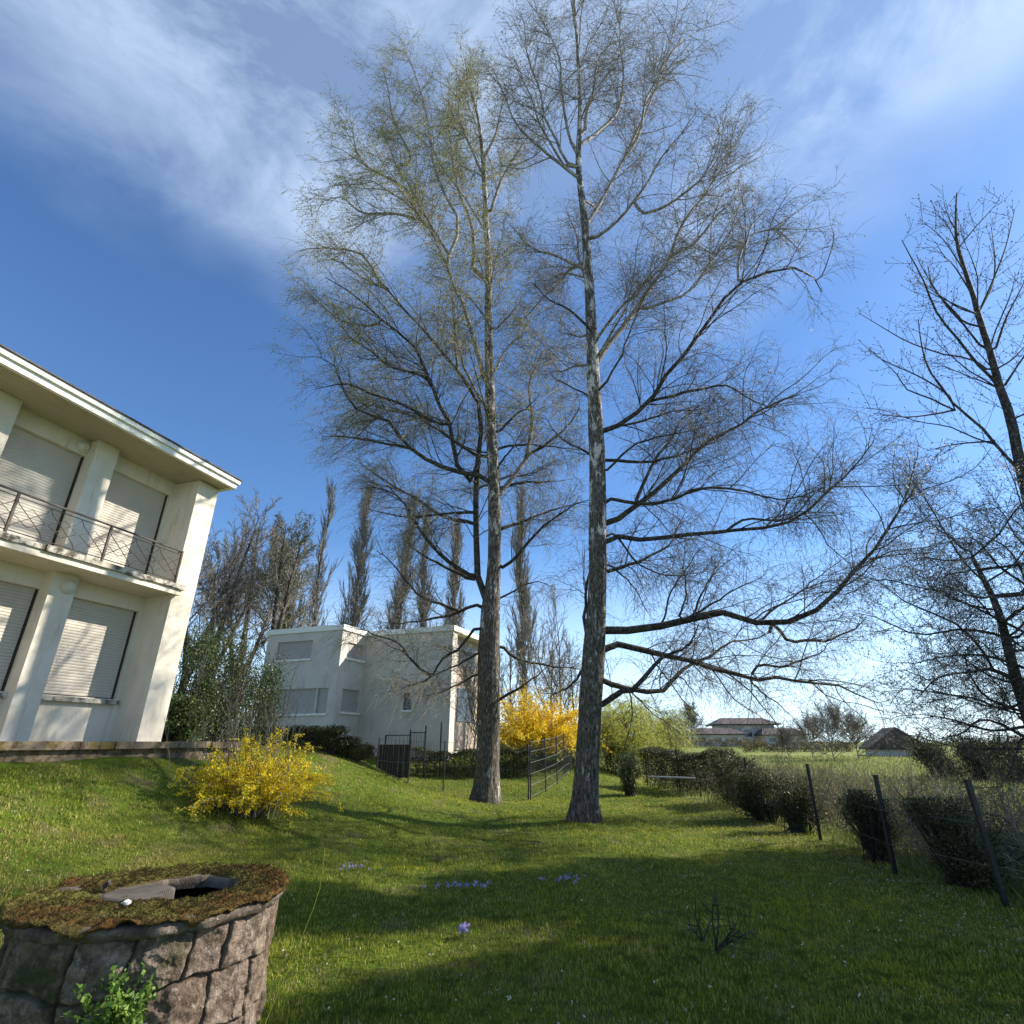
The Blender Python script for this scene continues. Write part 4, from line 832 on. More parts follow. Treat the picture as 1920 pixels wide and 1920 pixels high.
def hedge(name, label, p0, p1, wd, h, n, size, lm, seed, group=None, holes=.0, cat='hedge', z0=.05, rag=.07):
    g = rng(seed); p0 = np.array(p0, float); p1 = np.array(p1, float); L = np.linalg.norm(p1 - p0); e = (p1 - p0) / L; nn = np.array([-e[1], e[0]])
    mid = (p0 + p1) / 2; t = thing(name, (mid[0], mid[1], G(*mid)), label, cat, group)
    u = g.random(n); v = g.uniform(-1, 1, n); w_ = g.random(n) ** .75
    face = g.random(n); v = np.where(face < .45, np.sign(v) * g.uniform(.8, 1, n), v); w_ = np.where((face > .45) & (face < .75), g.uniform(.88, 1, n), w_)
    edge = 1 + rag * 1.6 * np.sin(u * L * 3.1 + seed) * np.sin(w_ * 5 + u * 7) ; hh_ = h * (1 + rag * np.sin(u * L * 2.3 + seed) + rag * .6 * np.sin(u * L * 6.1))
    xy = p0 + np.outer(u * L, e) + np.outer(v * wd / 2 * edge * (.72 + .28 * w_), nn) + g.normal(0, rag * .35, (n, 2))
    z = gz(xy[:, 0], xy[:, 1]) + z0 + w_ * (hh_ - z0) + g.normal(0, rag * .3, n)
    C = np.column_stack([xy, z]); mb = MB(); mb.cards(C, size, g); fo = mb.build('foliage', M[lm], t)
    m = max(10, int(L * 14)); u = g.random(m); S2 = p0 + np.outer(u * L, e) + np.outer(g.normal(0, wd * .1, m), nn); S = np.column_stack([S2, gz(S2[:, 0], S2[:, 1])])
    B = grow(S, np.column_stack([g.normal(0, .35, (m, 2)), np.ones(m)]), np.full(m, h * 1.0), 6, .1, (0, 0, .05), g); mb = MB(); mb.tubes(B, taper(np.full(m, .012), 6, .3), 4)
    S3, D3, _, _ = spawn(B, 8, .15, 1, 30, 70, g); B3 = grow(S3, D3, g.uniform(.15, .4, len(S3)), 4, .15, (0, 0, .02), g); mb.tubes(B3, taper(np.full(len(S3), .005), 4, .5), 3); mb.build('stem', M['twig_dark'], t)
    return t
def forsythia(name, label, base, rx, h, nst, nfl, size, lm, seed, group=None, droop=-.22, lean=(0, 0)):
    g = rng(seed); t = thing(name, tuple(base), label, 'shrub', group); b = np.array(base, float)
    az = g.uniform(0, 2 * math.pi, nst); sp = g.random(nst) ** .7; S = b + np.column_stack([np.cos(az) * rx * .18 * sp, np.sin(az) * rx * .18 * sp, np.zeros(nst)])
    D = np.column_stack([np.cos(az) * sp * 1.0 + lean[0], np.sin(az) * sp * 1.0 + lean[1], np.full(nst, 1.0)]); L = g.uniform(.55, 1.15, nst) * math.hypot(h, rx * .55)
    B1 = grow(S, D, L, 10, .07, (0, 0, droop), g); mb = MB(); mb.tubes(B1, taper(np.full(nst, .009), 10, .3), 4)
    S, D, _, _ = spawn(B1, 8, .2, 1, 20, 55, g); B2 = grow(S, D, g.uniform(.15, .55, len(S)) * h * .55, 6, .10, (0, 0, droop * .5), g); mb.tubes(B2, taper(np.full(len(S), .0045), 6, .5), 3); mb.build('stem', M['twig_brown'], t)
    k = g.integers(0, len(B2), nfl); q = g.integers(0, 6, nfl); C1 = B2[k, q]; k = g.integers(0, nst, nfl // 5); q = g.integers(4, 10, nfl // 5); C = np.concatenate([C1, B1[k, q]]); C = C + g.normal(0, size * .6, C.shape)
    C[:, 2] = np.maximum(C[:, 2], gz(C[:, 0], C[:, 1]) + .02)
    mb = MB(); mb.cards(C, size, g, asp=.6); mb.build('flowers', M[lm], t); return t
p = at(462, 1548, 9.6); b = (p[0], 9.7, G(p[0], 9.7))
forsythia('forsythia_bush', 'yellow-flowering bush on the grassy bank before the terrace', b, 1.15, 1.02, 120, 34000, .033, 'yellow', 101, group='yellow bushes')
g = rng(102); t = thing('dry_stalks', (b[0] - .15, b[1] + .1, b[2]), 'tall dry brown stalks rising out of the yellow bush on the bank', 'stalks')
S = np.array(b) + np.column_stack([g.normal(-.25, .35, 46), g.normal(0, .3, 46), np.zeros(46)]); B = grow(S, np.column_stack([g.normal(0, .16, (46, 2)), np.ones(46)]), g.uniform(1.1, 2.1, 46), 8, .05, (0, 0, 0), g)
mb = MB(); mb.tubes(B, taper(np.full(46, .006), 8, .4), 4); S, D, _, _ = spawn(B, 7, .35, 1, 20, 45, g); B3 = grow(S, D, g.uniform(.15, .4, len(S)), 4, .08, (0, 0, .1), g); mb.tubes(B3, taper(np.full(len(S), .0035), 4, .5), 3); so = mb.build('stem', M['twig_brown'], t)
mb = MB(); mb.cards(B3[g.integers(0, len(B3), 900), 2], .026, g); mb.build('bud', M['catkin'], t)
p = at(1008, 1385, 27); b = (p[0] + .05, 27.0, G(p[0], 27) + .5); forsythia('forsythia_bush', 'deep yellow dense bush between the two birch trunks', b, 1.9, 2.75, 240, 42000, .085, 'orange_yellow', 104, group='yellow bushes', droop=-.26)
# weeping willow, pale green
def willow(px, Y, pyt, rad, seed, label, n=60000):
    top = at(px, pyt, Y); b = based(px, Y, 1392); H = top[2] - b[2]; g = rng(seed); t = thing('willow_tree', b, label, 'tree', 'pale green trees beyond the hedge'); B0 = np.array(b)
    tr_ = grow(B0[None] - [0, 0, .1], np.array([[0, 0, 1.0]]), np.array([H * .7]), 8, .06, (0, 0, 0), g); mb = MB(); mb.tubes(tr_, taper([.16], 8, .4), 8); mb.build('trunk', M['limb'], t, smooth_=True)
    m = 60; S = tr_[0][g.integers(3, 8, m)]; az = g.uniform(0, 6.28, m); L = rad * g.uniform(.6, 1.25, m); B1 = grow(S, np.column_stack([np.cos(az), np.sin(az), g.uniform(.3, 1.1, m)]), L, 10, .08, (0, 0, -.13), g); cr = MB(); cr.tubes(B1, taper(np.full(m, .03), 10, .2), 4)
    S, D, _, _ = spawn(B1, 14, .2, 1, 30, 80, g); B2 = grow(S, D, g.uniform(.5, 1.6, len(S)), 8, .08, (0, 0, -.4), g); B2[..., 2] = np.maximum(B2[..., 2], b[2] + .1); cr.tubes(B2, taper(np.full(len(S), .006), 8, .6), 3); c = cr.build('crown', M['twig_grey'], t)
    k = g.integers(0, len(B2), n); q = g.integers(1, 8, n); mb = MB(); mb.cards(B2[k, q] + g.normal(0, .06, (n, 3)), .07, g, up=np.array([0, 0, -.7]), asp=.35); mb.build('leaves', M['willow'], c)
willow(1185, 29, 1290, 2.1, 120, 'pale green drooping tree right behind the right birch trunk'); willow(1240, 31, 1330, 1.3, 121, 'smaller pale green drooping tree beside the horizon', 24000)
# evergreen shrubs behind the near house and on the bank
for k, (px, Y, pyt, wd, lb) in enumerate([(345, 19, 1165, 1.3, 'dark evergreen shrub tight against the house pillar'), (385, 21, 1150, 1.5, 'tall dark evergreen shrub behind the bank'), (430, 22, 1190, 1.5, 'tall dark evergreen shrub left of the ivy tree'), (475, 24, 1215, 1.3, 'dark evergreen shrub at the left edge of the second house'), (320, 17, 1290, 1.0, 'low dark shrub at the foot of the house pillar')]):
    top = at(px, pyt, Y); b = based(px, Y, 1388); bush('evergreen_shrub', lb, b, wd * 1.15, wd, (top[2] - b[2]) * .93, 9500, .075, 'ivy', 130 + k, group='evergreen shrubs behind the bank', stems=20, lumps=30, shell=.8, up=np.array([0, 0, .4]))
for k, (px, Y, pyt, wd, n, lm, lb) in enumerate([(560, 15.2, 1362, .75, 9000, 'hedge', 'dark rounded bush on the bank before the second house'), (505, 15, 1372, .7, 8000, 'ivy', 'mid green bush on the bank left of the dark rounded bush'), (622, 15.4, 1362, .6, 8000, 'hedge', 'dark leafy bush at the top of the bank, right of two others'), (668, 15.6, 1382, .5, 9000, 'hedge_brown', 'brownish leafy bush where the bank falls to the lawn'), (592, 16.2, 1372, .6, 6000, 'scrub', 'light green scrubby bush behind the dark rounded bush')]):
    top = at(px, pyt, Y); b = based(px, Y, 1410); bush('bank_bush', lb, b, wd, wd * .8, max(top[2] - b[2], .5), n, .045, lm, 140 + k, group='bushes along the top of the bank', stems=16, lumps=16)
# clipped hedges
GH = 'clipped hedge sections along the garden boundary'
def gp(px, py, Y): p = at(px, py, Y); return (p[0], Y)
hedge('hedge', 'long dark clipped hedge beyond the birches, left of the boundary', gp(1128, 1400, 30), gp(1215, 1400, 27.5), .8, 1.15, 12000, .06, 'hedge', 150, GH)
hedge('hedge', 'tall dark clipped hedge section above the pale pipe', gp(1212, 1400, 22.5), gp(1345, 1400, 19.6), .9, 1.25, 22000, .055, 'hedge', 151, GH)
hedge('hedge', 'ragged clipped hedge section right of the pale pipe', gp(1355, 1450, 17.6), gp(1395, 1450, 15.4), .8, 1.2, 14000, .045, 'hedge', 152, GH, rag=.12)
bush('hedge_plant', 'rough rounded hedge plant left of the farthest of three dark posts', (5.55, 13.6, G(5.55, 13.6)), .8, .8, 1.12, 15000, .036, 'hedge', 153, 'hedge plant', 'hedge plants between the posts', stems=24, lumps=20, top_flat=.6)
bush('hedge_plant', 'thin brownish hedge plant touching the farthest of three dark posts', (5.5, 11.9, G(5.5, 11.9)), .62, .62, 1.05, 9000, .034, 'hedge', 154, 'hedge plant', 'hedge plants between the posts', stems=22, lumps=16, top_flat=.6)
bush('hedge_plant', 'dark hedge plant just left of the middle post', (5.35, 9.35, G(5.35, 9.35)), .42, .5, 1.02, 9500, .030, 'hedge', 155, 'hedge plant', 'hedge plants between the posts', stems=22, lumps=14, top_flat=.6)
bush('hedge_plant', 'large dark hedge plant between the middle and nearest posts', (5.45, 7.75, G(5.45, 7.75)), .55, .62, 1.02, 15000, .028, 'hedge', 156, 'hedge plant', 'hedge plants between the posts', stems=26, lumps=18, top_flat=.6)
bush('young_bush', 'sparse light green young bush left of the tall clipped hedge', (gp(1180, 1480, 19.5)[0], 19.5, G(gp(1180, 1480, 19.5)[0], 19.5)), .5, .5, 1.25, 4500, .04, 'ivy', 157, stems=18, lumps=12)
# evergreen row in the field, right
for k, (px, Y, rx, lb) in enumerate([(1745, 27, 1.3, 'dark flat evergreen bush in the field below the thorny tree'), (1820, 26, 1.4, 'dark flat evergreen bush in the middle of the field row'), (1895, 25, 1.5, 'dark flat evergreen bush at the right frame edge')]):
    b = based(px, Y, 1400); bush('field_bush', lb, b, rx, .9, 1.9, 11000, .07, 'hedge', 160 + k, group='dark bushes in the field', stems=14, lumps=18)
# low wooded strip and dead hedges near the horizon
for k, (px, Y, L, hh, lm, lb) in enumerate([(1330, 100, 20, 1.2, 'hedge_brown', 'thin brown hedge line before the far houses'), (1500, 75, 15, 1.0, 'hedge_brown', 'thin brown hedge line in the middle of the field')]):
    p = at(px, 1395, Y); hedge('field_hedge', lb, (p[0] - L / 2, Y), (p[0] + L / 2, Y + 2), 1.2, hh, 7000, .16, lm, 170 + k, 'hedge lines in the field', rag=.25)
# tangle of brambles and dry weeds beyond the posts: nobody could count these
g = rng(180); n = 3000; y = 6 + 19 * g.random(n) ** 1.1; x = FX + .35 + np.abs(g.normal(0, 2.6, n)) + .15 * (y - 6) * g.random(n); S = np.column_stack([x, y, gz(x, y)])
B = grow(S, np.column_stack([g.normal(0, .45, (n, 2)), np.ones(n)]), g.uniform(.35, 1.25, n), 7, .13, (0, 0, -.10), g); mb = MB(); mb.tubes(B, taper(np.full(n, .006), 7, .4), 3)
S, D, _, _ = spawn(B, 4, .2, 1, 25, 60, g); B2 = grow(S, D, g.uniform(.12, .4, len(S)), 4, .12, (0, 0, -.05), g); mb.tubes(B2, taper(np.full(len(S), .003), 4, .5), 3)
tag(mb.build('brambles', M['twig_brown']), kind='stuff')
m = 75000; C = B2[g.integers(0, len(B2), m), g.integers(1, 4, m)] + g.normal(0, .03, (m, 3)); mb = MB(); mb.cards(C, .028, g); tag(mb.build('bramble_leaves', M['scrub']), kind='stuff')

# ---- evergreens standing just outside the right of the view: their shade lies on the near lawn
def evergreen(x, y, r, h, label, seed, n=30000, lo=.38):
    b = (x, y, G(x, y)); t = thing('evergreen_tree', b, label, 'tree', 'evergreens beyond the right edge'); g = rng(seed); B_ = np.array(b)
    tr_ = grow(B_[None] - [0, 0, .1], np.array([[0, 0, 1.0]]), np.array([h]), 12, .02, (0, 0, 0), g); mb = MB(); mb.tubes(tr_, taper([.2], 12, .1), 9); mb.build('trunk', M['limb'], t, smooth_=True)
    S, D, _, tt_ = spawn(tr_, 120, lo, .98, 60, 85, g); L = r * np.interp(tt_, [0, .3, .7, 1], [.8, 1.1, .8, .25]) * g.uniform(.7, 1.15, len(S)); B1 = grow(S, D, L, 8, .06, (0, 0, -.02), g); cr = MB(); cr.tubes(B1, taper(np.full(len(S), .02), 8, .2), 4); c = cr.build('crown', M['twig_dark'], t)
    k = g.integers(0, len(B1), n); q = g.integers(1, 8, n); mb = MB(); mb.cards(B1[k, q] + g.normal(0, .13, (n, 3)), .16, g, asp=.5); mb.build('foliage', M['ivy'], c)
evergreen(16.3, 12.4, 2.2, 12.2, 'tallest evergreen tree outside the right edge, shading the near lawn', 250)
evergreen(15.6, 9.6, 2.3, 10.6, 'evergreen tree outside the right edge, nearer than the tallest one', 251)
evergreen(12.6, 6.3, 1.8, 7.6, 'smallest and nearest evergreen tree outside the right edge', 252, 20000, .2)

# ---- fence posts on the right, leaning a little
GP = 'dark posts of the right boundary fence'
def post(x, y, h, label, lean=(0, 0), wd=.022):
    z = G(x, y); t = thing('fence_post', (x, y, z), label, 'post', GP); e = np.array([lean[0], lean[1], 1.0]); B_ = np.array([x, y, z - .1])
    mb = MB((B_, np.array([1.0, 0, 0]), np.array([0, 1.0, 0])))
    V = []
    for zz_ in (0, h + .1):
        o = np.array([lean[0] * zz_, lean[1] * zz_]); V += [(o[0] - wd, o[1] - wd, zz_), (o[0] + wd, o[1] - wd, zz_), (o[0] + wd, o[1] + wd, zz_), (o[0] - wd, o[1] + wd, zz_)]
    mb.add(V, [[(0, 3, 2, 1), (4, 5, 6, 7), (0, 1, 5, 4), (1, 2, 6, 5), (2, 3, 7, 6), (3, 0, 4, 7)]]); mb.build('shaft', M['postmetal'], t)
    mb = MB((B_, np.array([1.0, 0, 0]), np.array([0, 1.0, 0]))); o = np.array([lean[0], lean[1]]) * (h + .1)
    mb.box((o[0] - wd - .004, o[1] - wd - .004, h + .101), (o[0] + wd + .004, o[1] + wd + .004, h + .115)); mb.build('cap', M['postmetal'], t)
post(5.12, 6.8, 1.17, 'nearest and largest dark fence post on the right', (-.015, .01), .024)
post(5.01, 8.42, 1.16, 'middle of the three near dark fence posts', (.03, 0), .022)
post(5.33, 10.9, 1.19, 'farthest of the three near dark fence posts', (.01, 0), .02)
post(5.55, 14.4, 1.2, 'dark fence post behind the rough hedge plants', (.02, 0), .02)
post(5.8, 16.6, 1.3, 'dark fence post beside the ragged clipped hedge', (0, 0), .02); post(5.55, 20.2, 1.35, 'dark post in front of the tall clipped hedge', (0, 0), .02); post(5.2, 23.4, 1.3, 'dark post at the left end of the tall clipped hedge', (0, 0), .02)
# wires along those posts
mb = MB(); xs = [(5.12, 6.8), (5.01, 8.42), (5.33, 10.9), (5.55, 14.4), (5.8, 16.6), (5.55, 20.2)]
for hh in (.35, .75, 1.1): mb.poly([(x, y, G(x, y) + hh) for x, y in xs], .0022, 3)
o = mb.build('fence_wire', M['wire'], origin=(5.1, 6.8, 0)); tag(o, 'thin wires strung along the dark posts of the right boundary', 'wire')
mb = MB(); p = at(1216, 1456, 18.9); q = at(1304, 1459, 18.3); mb.bar(p, q, .022, 8); t0 = tag(mb.build('rail', M['galv'], origin=tuple(p)), 'pale horizontal pipe in front of the tall clipped hedge', 'rail')

# ---- mesh panel fence across the back of the lawn
def panel_fence(pts, h, label, step=.10, zt=None, seed=0, rows=(0.02, .22, .42, .62, .82, 1.0)):
    x0, y0 = pts[0]; t = thing('wire_fence', (x0, y0, G(x0, y0)), label, 'fence', 'wire mesh fences beyond the birches')
    for (x, y) in pts:
        z = G(x, y); mb = MB(); mb.bar((x, y, z - .1), (x, y, z + h + .05), .022, 8); mb.build('post', M['postmetal'], t)
    for (xa, ya), (xb, yb) in zip(pts[:-1], pts[1:]):
        L = math.dist((xa, ya), (xb, yb)); n = int(L / step); mb = MB(); u = (np.arange(n) + .5) / n; X = xa + (xb - xa) * u; Y = ya + (yb - ya) * u; Z = gz(X, Y)
        Q = np.stack([np.column_stack([X, Y, Z + .05]), np.column_stack([X, Y, Z + h])], 1); mb.tubes(Q, np.full((n, 2), .0032), 3)
        for r_ in rows: mb.bar((xa, ya, G(xa, ya) + .05 + r_ * (h - .05)), (xb, yb, G(xb, yb) + .05 + r_ * (h - .05)), .0045, 4)
        mb.build('mesh_panel', M['wire'], t)
panel_fence([(.56, 18.4), (1.12, 20.3), (1.65, 22.2), (2.1, 24.1), (2.5, 26.0), (2.8, 28)], 1.6, 'dark mesh fence running back between the two birch trunks', .09)
panel_fence([(.50, 18.5), (-.9, 19.45), (-2.3, 20.4), (-3.65, 21.35), (-5.0, 22.3)], 1.5, 'thin wire fence behind the left birch trunk', .14, rows=(.02, .5, 1.0))
# ---- gate, dark board and dark hedge before the second house
hx0 = gp(707, 1410, 24); hx1 = gp(768, 1410, 23.6); mb = MB(); z = G(*hx0) - .05
e = np.array([hx1[0] - hx0[0], hx1[1] - hx0[1], 0]); L = np.linalg.norm(e); e /= L; frb = (np.array([hx0[0], hx0[1], 0]), e, np.array([-e[1], e[0], 0]))
t = thing('board_fence', (hx0[0], hx0[1], z), 'low dark board screen in front of the second house', 'fence')
zt = at(740, 1396, 23.8)[2]
for i in range(6): mb = MB(frb); mb.box((L * i / 6 + .01, 0, z), (L * (i + 1) / 6 - .008, .03, zt)); mb.build('board', M['timber'], t)
t = thing('gate', (*gp(790, 1400, 24), 0), 'dark open metal gate in front of the second house', 'gate'); t.location.z = G(t.location.x, t.location.y)
ps = [gp(722, 1400, 24.6), gp(768, 1400, 24.2), gp(797, 1400, 24), gp(826, 1400, 24.4)]
for (x, y), pt in zip(ps, (1378, 1368, 1360, 1354)): mb = MB(); mb.bar((x, y, G(x, y) - .1), (x, y, at(750, pt, y)[2]), .035, 8); mb.build('post', M['postmetal'], t)
for (xa, ya), (xb, yb), z1 in ((ps[0], ps[1], 1.85), (ps[1], ps[2], 1.95)):
    mb = MB(); za = 1.0; mb.bar((xa, ya, z1), (xb, yb, z1), .02, 6); mb.bar((xa, ya, za), (xb, yb, za), .02, 6)
    for u in np.linspace(.1, .9, 6): x = xa + (xb - xa) * u; y = ya + (yb - ya) * u; mb.bar((x, y, za), (x, y, z1), .010, 5)
    mb.build('gate_leaf', M['postmetal'], t)
hedge('hedge', 'long low dark hedge behind the wire fence, left of the mesh fence', gp(775, 1410, 25), gp(930, 1410, 24.2), .8, .95, 14000, .055, 'hedge', 190, GH); hedge('hedge', 'low dark hedge between the two birch trunks', gp(932, 1410, 24.2), gp(1000, 1410, 24.4), .8, 1.1, 9000, .055, 'hedge', 191, GH)
hedge('hedge', 'dark hedge behind the mesh fence beside the right birch trunk', gp(1000, 1410, 27.5), gp(1075, 1410, 29), .8, 1.3, 9000, .055, 'hedge', 192, GH)

# ================================================================= THE WELL
WX, WY, WR, WZ = -1.70, 3.14, .552, .935
g = rng(200); well = thing('well', (WX, WY, 0), 'round rough stone well with a mossy concrete lid in the near left corner', 'well')
nz_, na_ = 210, 760; zz_ = np.linspace(-.1, WZ - .045, nz_); aa = np.linspace(0, 2 * math.pi, na_ + 1)[:-1]
rows = [-.2]; 
while rows[-1] < WZ: rows.append(rows[-1] + g.uniform(.13, .25))
rows = np.array(rows)
Az, Zz = np.meshgrid(aa, zz_, indexing='ij')
wob = .012 * np.sin(Az * 4 + 1) + .006 * np.sin(Az * 11 + Zz * 9) + .003 * np.sin(Az * 37 + Zz * 17); Zw = Zz + wob
ri = np.clip(np.searchsorted(rows, Zw) - 1, 0, len(rows) - 2); h_ = rows[ri + 1] - rows[ri]; dz = np.minimum(Zw - rows[ri], rows[ri + 1] - Zw)
sid = np.zeros_like(Az); da = np.zeros_like(Az)
for r_ in range(len(rows) - 1):
    cuts = [g.uniform(0, .3)]
    while cuts[-1] < 2 * math.pi - .25: cuts.append(cuts[-1] + g.uniform(.26, .62))
    cuts = np.array(cuts); am = (Az + .012 * np.sin(Zz * 21 + r_) + .004 * np.sin(Zz * 97) + .10 * ((r_ * 37) % 5 - 2) / 2 * (Zz - rows[r_])); am = np.mod(am, 2 * math.pi)
    j = np.searchsorted(cuts, am) % len(cuts); lo = np.where(j == 0, cuts[-1] - 2 * math.pi, cuts[j - 1]); hi = np.where(j == 0, cuts[0], cuts[j]); am2 = np.where((j == 0) & (am > cuts[-1]), am - 2 * math.pi, am)
    d = np.minimum(am2 - lo, hi - am2) * WR; rv = g.random(len(cuts)); ml = ri == r_; sid[ml] = rv[j][ml]; da[ml] = d[ml]
dj = np.minimum(dz, da); joint = 1 - np.clip(dj / .010, 0, 1); joint = joint ** 1.3
def fbm(a, z, s):
    o = 0
    for k in range(5):
        f = 2 ** k * 6; o = o + (.5 ** k) * np.sin(a * f * .55 + 1.7 * k + s * 9 + 2.1 * np.sin(z * f * 1.3 + k + s * 5)) * np.sin(z * f * 1.9 + s * 13 + 1.5 * np.sin(a * f * .6 + 3 * s + k))
    return o
crag = fbm(np.round(0 * Az) + Az * 1.0, Zz, sid)
ta = g.normal(0, 1, 64); tz = g.normal(0, 1, 64); ky = (sid * 63).astype(int)
ph_ = Az * WR; facet = ta[ky] * .10 * np.clip(da, 0, .2) + tz[ky] * .12 * dz
ridge = np.abs(fbm(Az * 3.3 + 3, Zz * 2.6, sid)) - .5; prot = np.clip(dj / .010, 0, 1) ** .5
rad_ = WR - .045 + prot * (.028 + .014 * np.sin(sid * 40)) + prot * (crag * .004 - ridge * .007 + facet * .9) + g.normal(0, .0010, Az.shape)
V = np.stack([WX + rad_ * np.cos(Az), WY + rad_ * np.sin(Az), Zz], -1).reshape(-1, 3); idx = np.arange(na_ * nz_).reshape(na_, nz_)
F = np.stack([idx[:, :-1], np.roll(idx, -1, 0)[:, :-1], np.roll(idx, -1, 0)[:, 1:], idx[:, 1:]], -1).reshape(-1, 4)
mesh('stone_wall', V, [F], M['stone'], well, {'stone': sid.ravel(), 'joint': joint.ravel()}, smooth_=True)
# lid: concrete ring with an octagonal opening
HOX, HOY, HR = .07, .085, .245
na = 320; a = np.linspace(0, 2 * math.pi, na + 1)[:-1]
def sm(n_, w_=9):
    q = g.normal(0, 1, n_); q = np.concatenate([q[-w_:], q, q[:w_]]); q = np.convolve(q, np.hanning(w_ * 2 + 1) / np.hanning(w_ * 2 + 1).sum(), 'same')[w_:-w_]; return q * math.sqrt(w_)
oct_r = HR * math.cos(math.pi / 8) / np.cos(np.mod(a, math.pi / 4) - math.pi / 8)
inner = np.column_stack([HOX + oct_r * np.cos(a), HOY + oct_r * np.sin(a)])
outr = (WR + .028) * (1 + .010 * np.sin(a * 7 + 1) + .006 * np.sin(a * 17 + 2)) + .004 * sm(na, 5) - .02 * np.clip(sm(na, 7) - .5, 0, 1)
outer = np.column_stack([outr * np.cos(a), outr * np.sin(a)])
loops = [np.column_stack([inner, np.full(na, z)]) for z in (WZ - .05, WZ - .03, WZ - .004)]
for f_ in (.25, .5, .75): loops.append(np.column_stack([inner * (1 - f_) + outer * f_, np.full(na, WZ)]))
for f_, dz_ in ((.975, .004), (.995, .012), (1.0, .022), (.993, .036), (.985, .048), (.93, .058)): loops.append(np.column_stack([outer * f_ + np.column_stack([np.cos(a), np.sin(a)]) * (.004 * sm(na, 3))[:, None], WZ - dz_ + .003 * sm(na, 4)]))
loops.append(np.column_stack([inner, np.full(na, WZ - .0505)]))
V = np.array(loops) + np.array([WX, WY, 0]); nl = len(loops); idx = np.arange(nl * na).reshape(nl, na)
F = np.stack([idx[:-1], idx[1:], np.roll(idx[1:], -1, 1), np.roll(idx[:-1], -1, 1)], -1).reshape(-1, 4)
lid = mesh('lid', V.reshape(-1, 3), [F], M['concrete'], well, smooth_=True)
# moss cushion on the lid, hanging a little over its rim
nr = 60; fr_ = np.concatenate([np.linspace(.06, 1.0, nr - 5), [1.012, 1.02, 1.018, 1.012, 1.004]]); MV = []
over = .007 + .005 * np.clip(sm(na, 4), -1, 1.5)
for i, f_ in enumerate(fr_):
    ff = min(f_, 1.0); q = inner * (1 - ff) + outer * ff; q = q * (f_ if f_ > 1 else 1); x, y = q[:, 0], q[:, 1]
    hgt = .012 + .010 * np.sin(x * 17 + 2 * np.sin(y * 13)) * np.sin(y * 21 + 1) + .007 * np.sin(x * 47 + y * 31) * np.sin(y * 53 - x * 22) + .004 * np.sin(x * 117 + y * 71) * np.sin(y * 133) + g.normal(0, .0022, na)
    bare_ = np.clip((np.sin(x * 6 + 1.2) * np.sin(y * 7 - .5 + x * 3)) - .8, 0, 1) * .08; e_ = min(1, (f_ - .04) * 8)
    near = np.exp(-(((x + .17) / .16) ** 2 + ((y - .0) / .13) ** 2)) * .012
    drop = over * max(0, i - (nr - 6)) / 2.2
    MV.append(np.column_stack([x, y, WZ - .003 + np.maximum(hgt, 0) * e_ - bare_ - near - drop]))
MV = np.array(MV) + np.array([WX, WY, 0]); idx = np.arange(nr * na).reshape(nr, na); F = np.stack([idx[:-1], idx[1:], np.roll(idx[1:], -1, 1), np.roll(idx[:-1], -1, 1)], -1).reshape(-1, 4)
mo = mesh('moss', MV.reshape(-1, 3), [F], M['moss'], lid, smooth_=True)
n = 30000; i = g.integers(2, nr - 2, n); j = g.integers(0, na, n); C = MV[i, j] + np.column_stack([g.normal(0, .004, (n, 2)), g.uniform(-.003, .003, n)]); C = C[(MV[i, j][:, 2] > WZ + .002) | (i > nr - 7)]
g2 = rng(201); nC = len(C); d_ = norm(np.column_stack([g2.normal(0, .6, (nC, 2)), np.ones(nC)])); mb = MB(); mb.tubes(np.stack([C, C + d_ * g2.uniform(.003, .008, (nC, 1))], 1), np.broadcast_to(np.array([[.0016, .0006]]), (nC, 2)), 3); mb.build('moss_tufts', M['moss'], lid)
# shaft coloured near black for its shade, displaced ridged disc, iron hook, lichened pebble
mb = MB(); th = np.linspace(0, 2 * math.pi, 33)[:-1]; V = [(WX + .42 * math.cos(t), WY + .42 * math.sin(t), z) for z in (WZ - .052, -.5) for t in th]; V.append((WX, WY, -.5))
mb.add(V, [[(k, 32 + k, 32 + (k + 1) % 32, (k + 1) % 32) for k in range(32)], [(32 + k, 64, 32 + (k + 1) % 32) for k in range(32)]]); mb.build('shaft', M['dark'], well)
mb = MB(); V = []; dcx, dcy, dr = WX - .05, WY - .085, .15
prof = [(0, .012), (.9, .012), (1.0, .006), (1.0, -.03), (0, -.03)]
for f_, dz_ in prof: V += [(dcx + dr * f_ * math.cos(t), dcy + dr * f_ * math.sin(t), WZ + .006 + dz_) for t in th]
mb.add(V, [[(i * 32 + k, (i + 1) * 32 + k, (i + 1) * 32 + (k + 1) % 32, i * 32 + (k + 1) % 32) for i in range(4) for k in range(32)]]); o = mb.build('cover_disc', M['ridged'], well)
mb = MB(); hxk = (WX - .25, WY - .03); mb.poly([(hxk[0], hxk[1], WZ - .02), (hxk[0], hxk[1], WZ + .035), (hxk[0] + .012, hxk[1], WZ + .046), (hxk[0] + .024, hxk[1], WZ + .03)], .008, 8); mb.build('iron_hook', M['iron'], well)
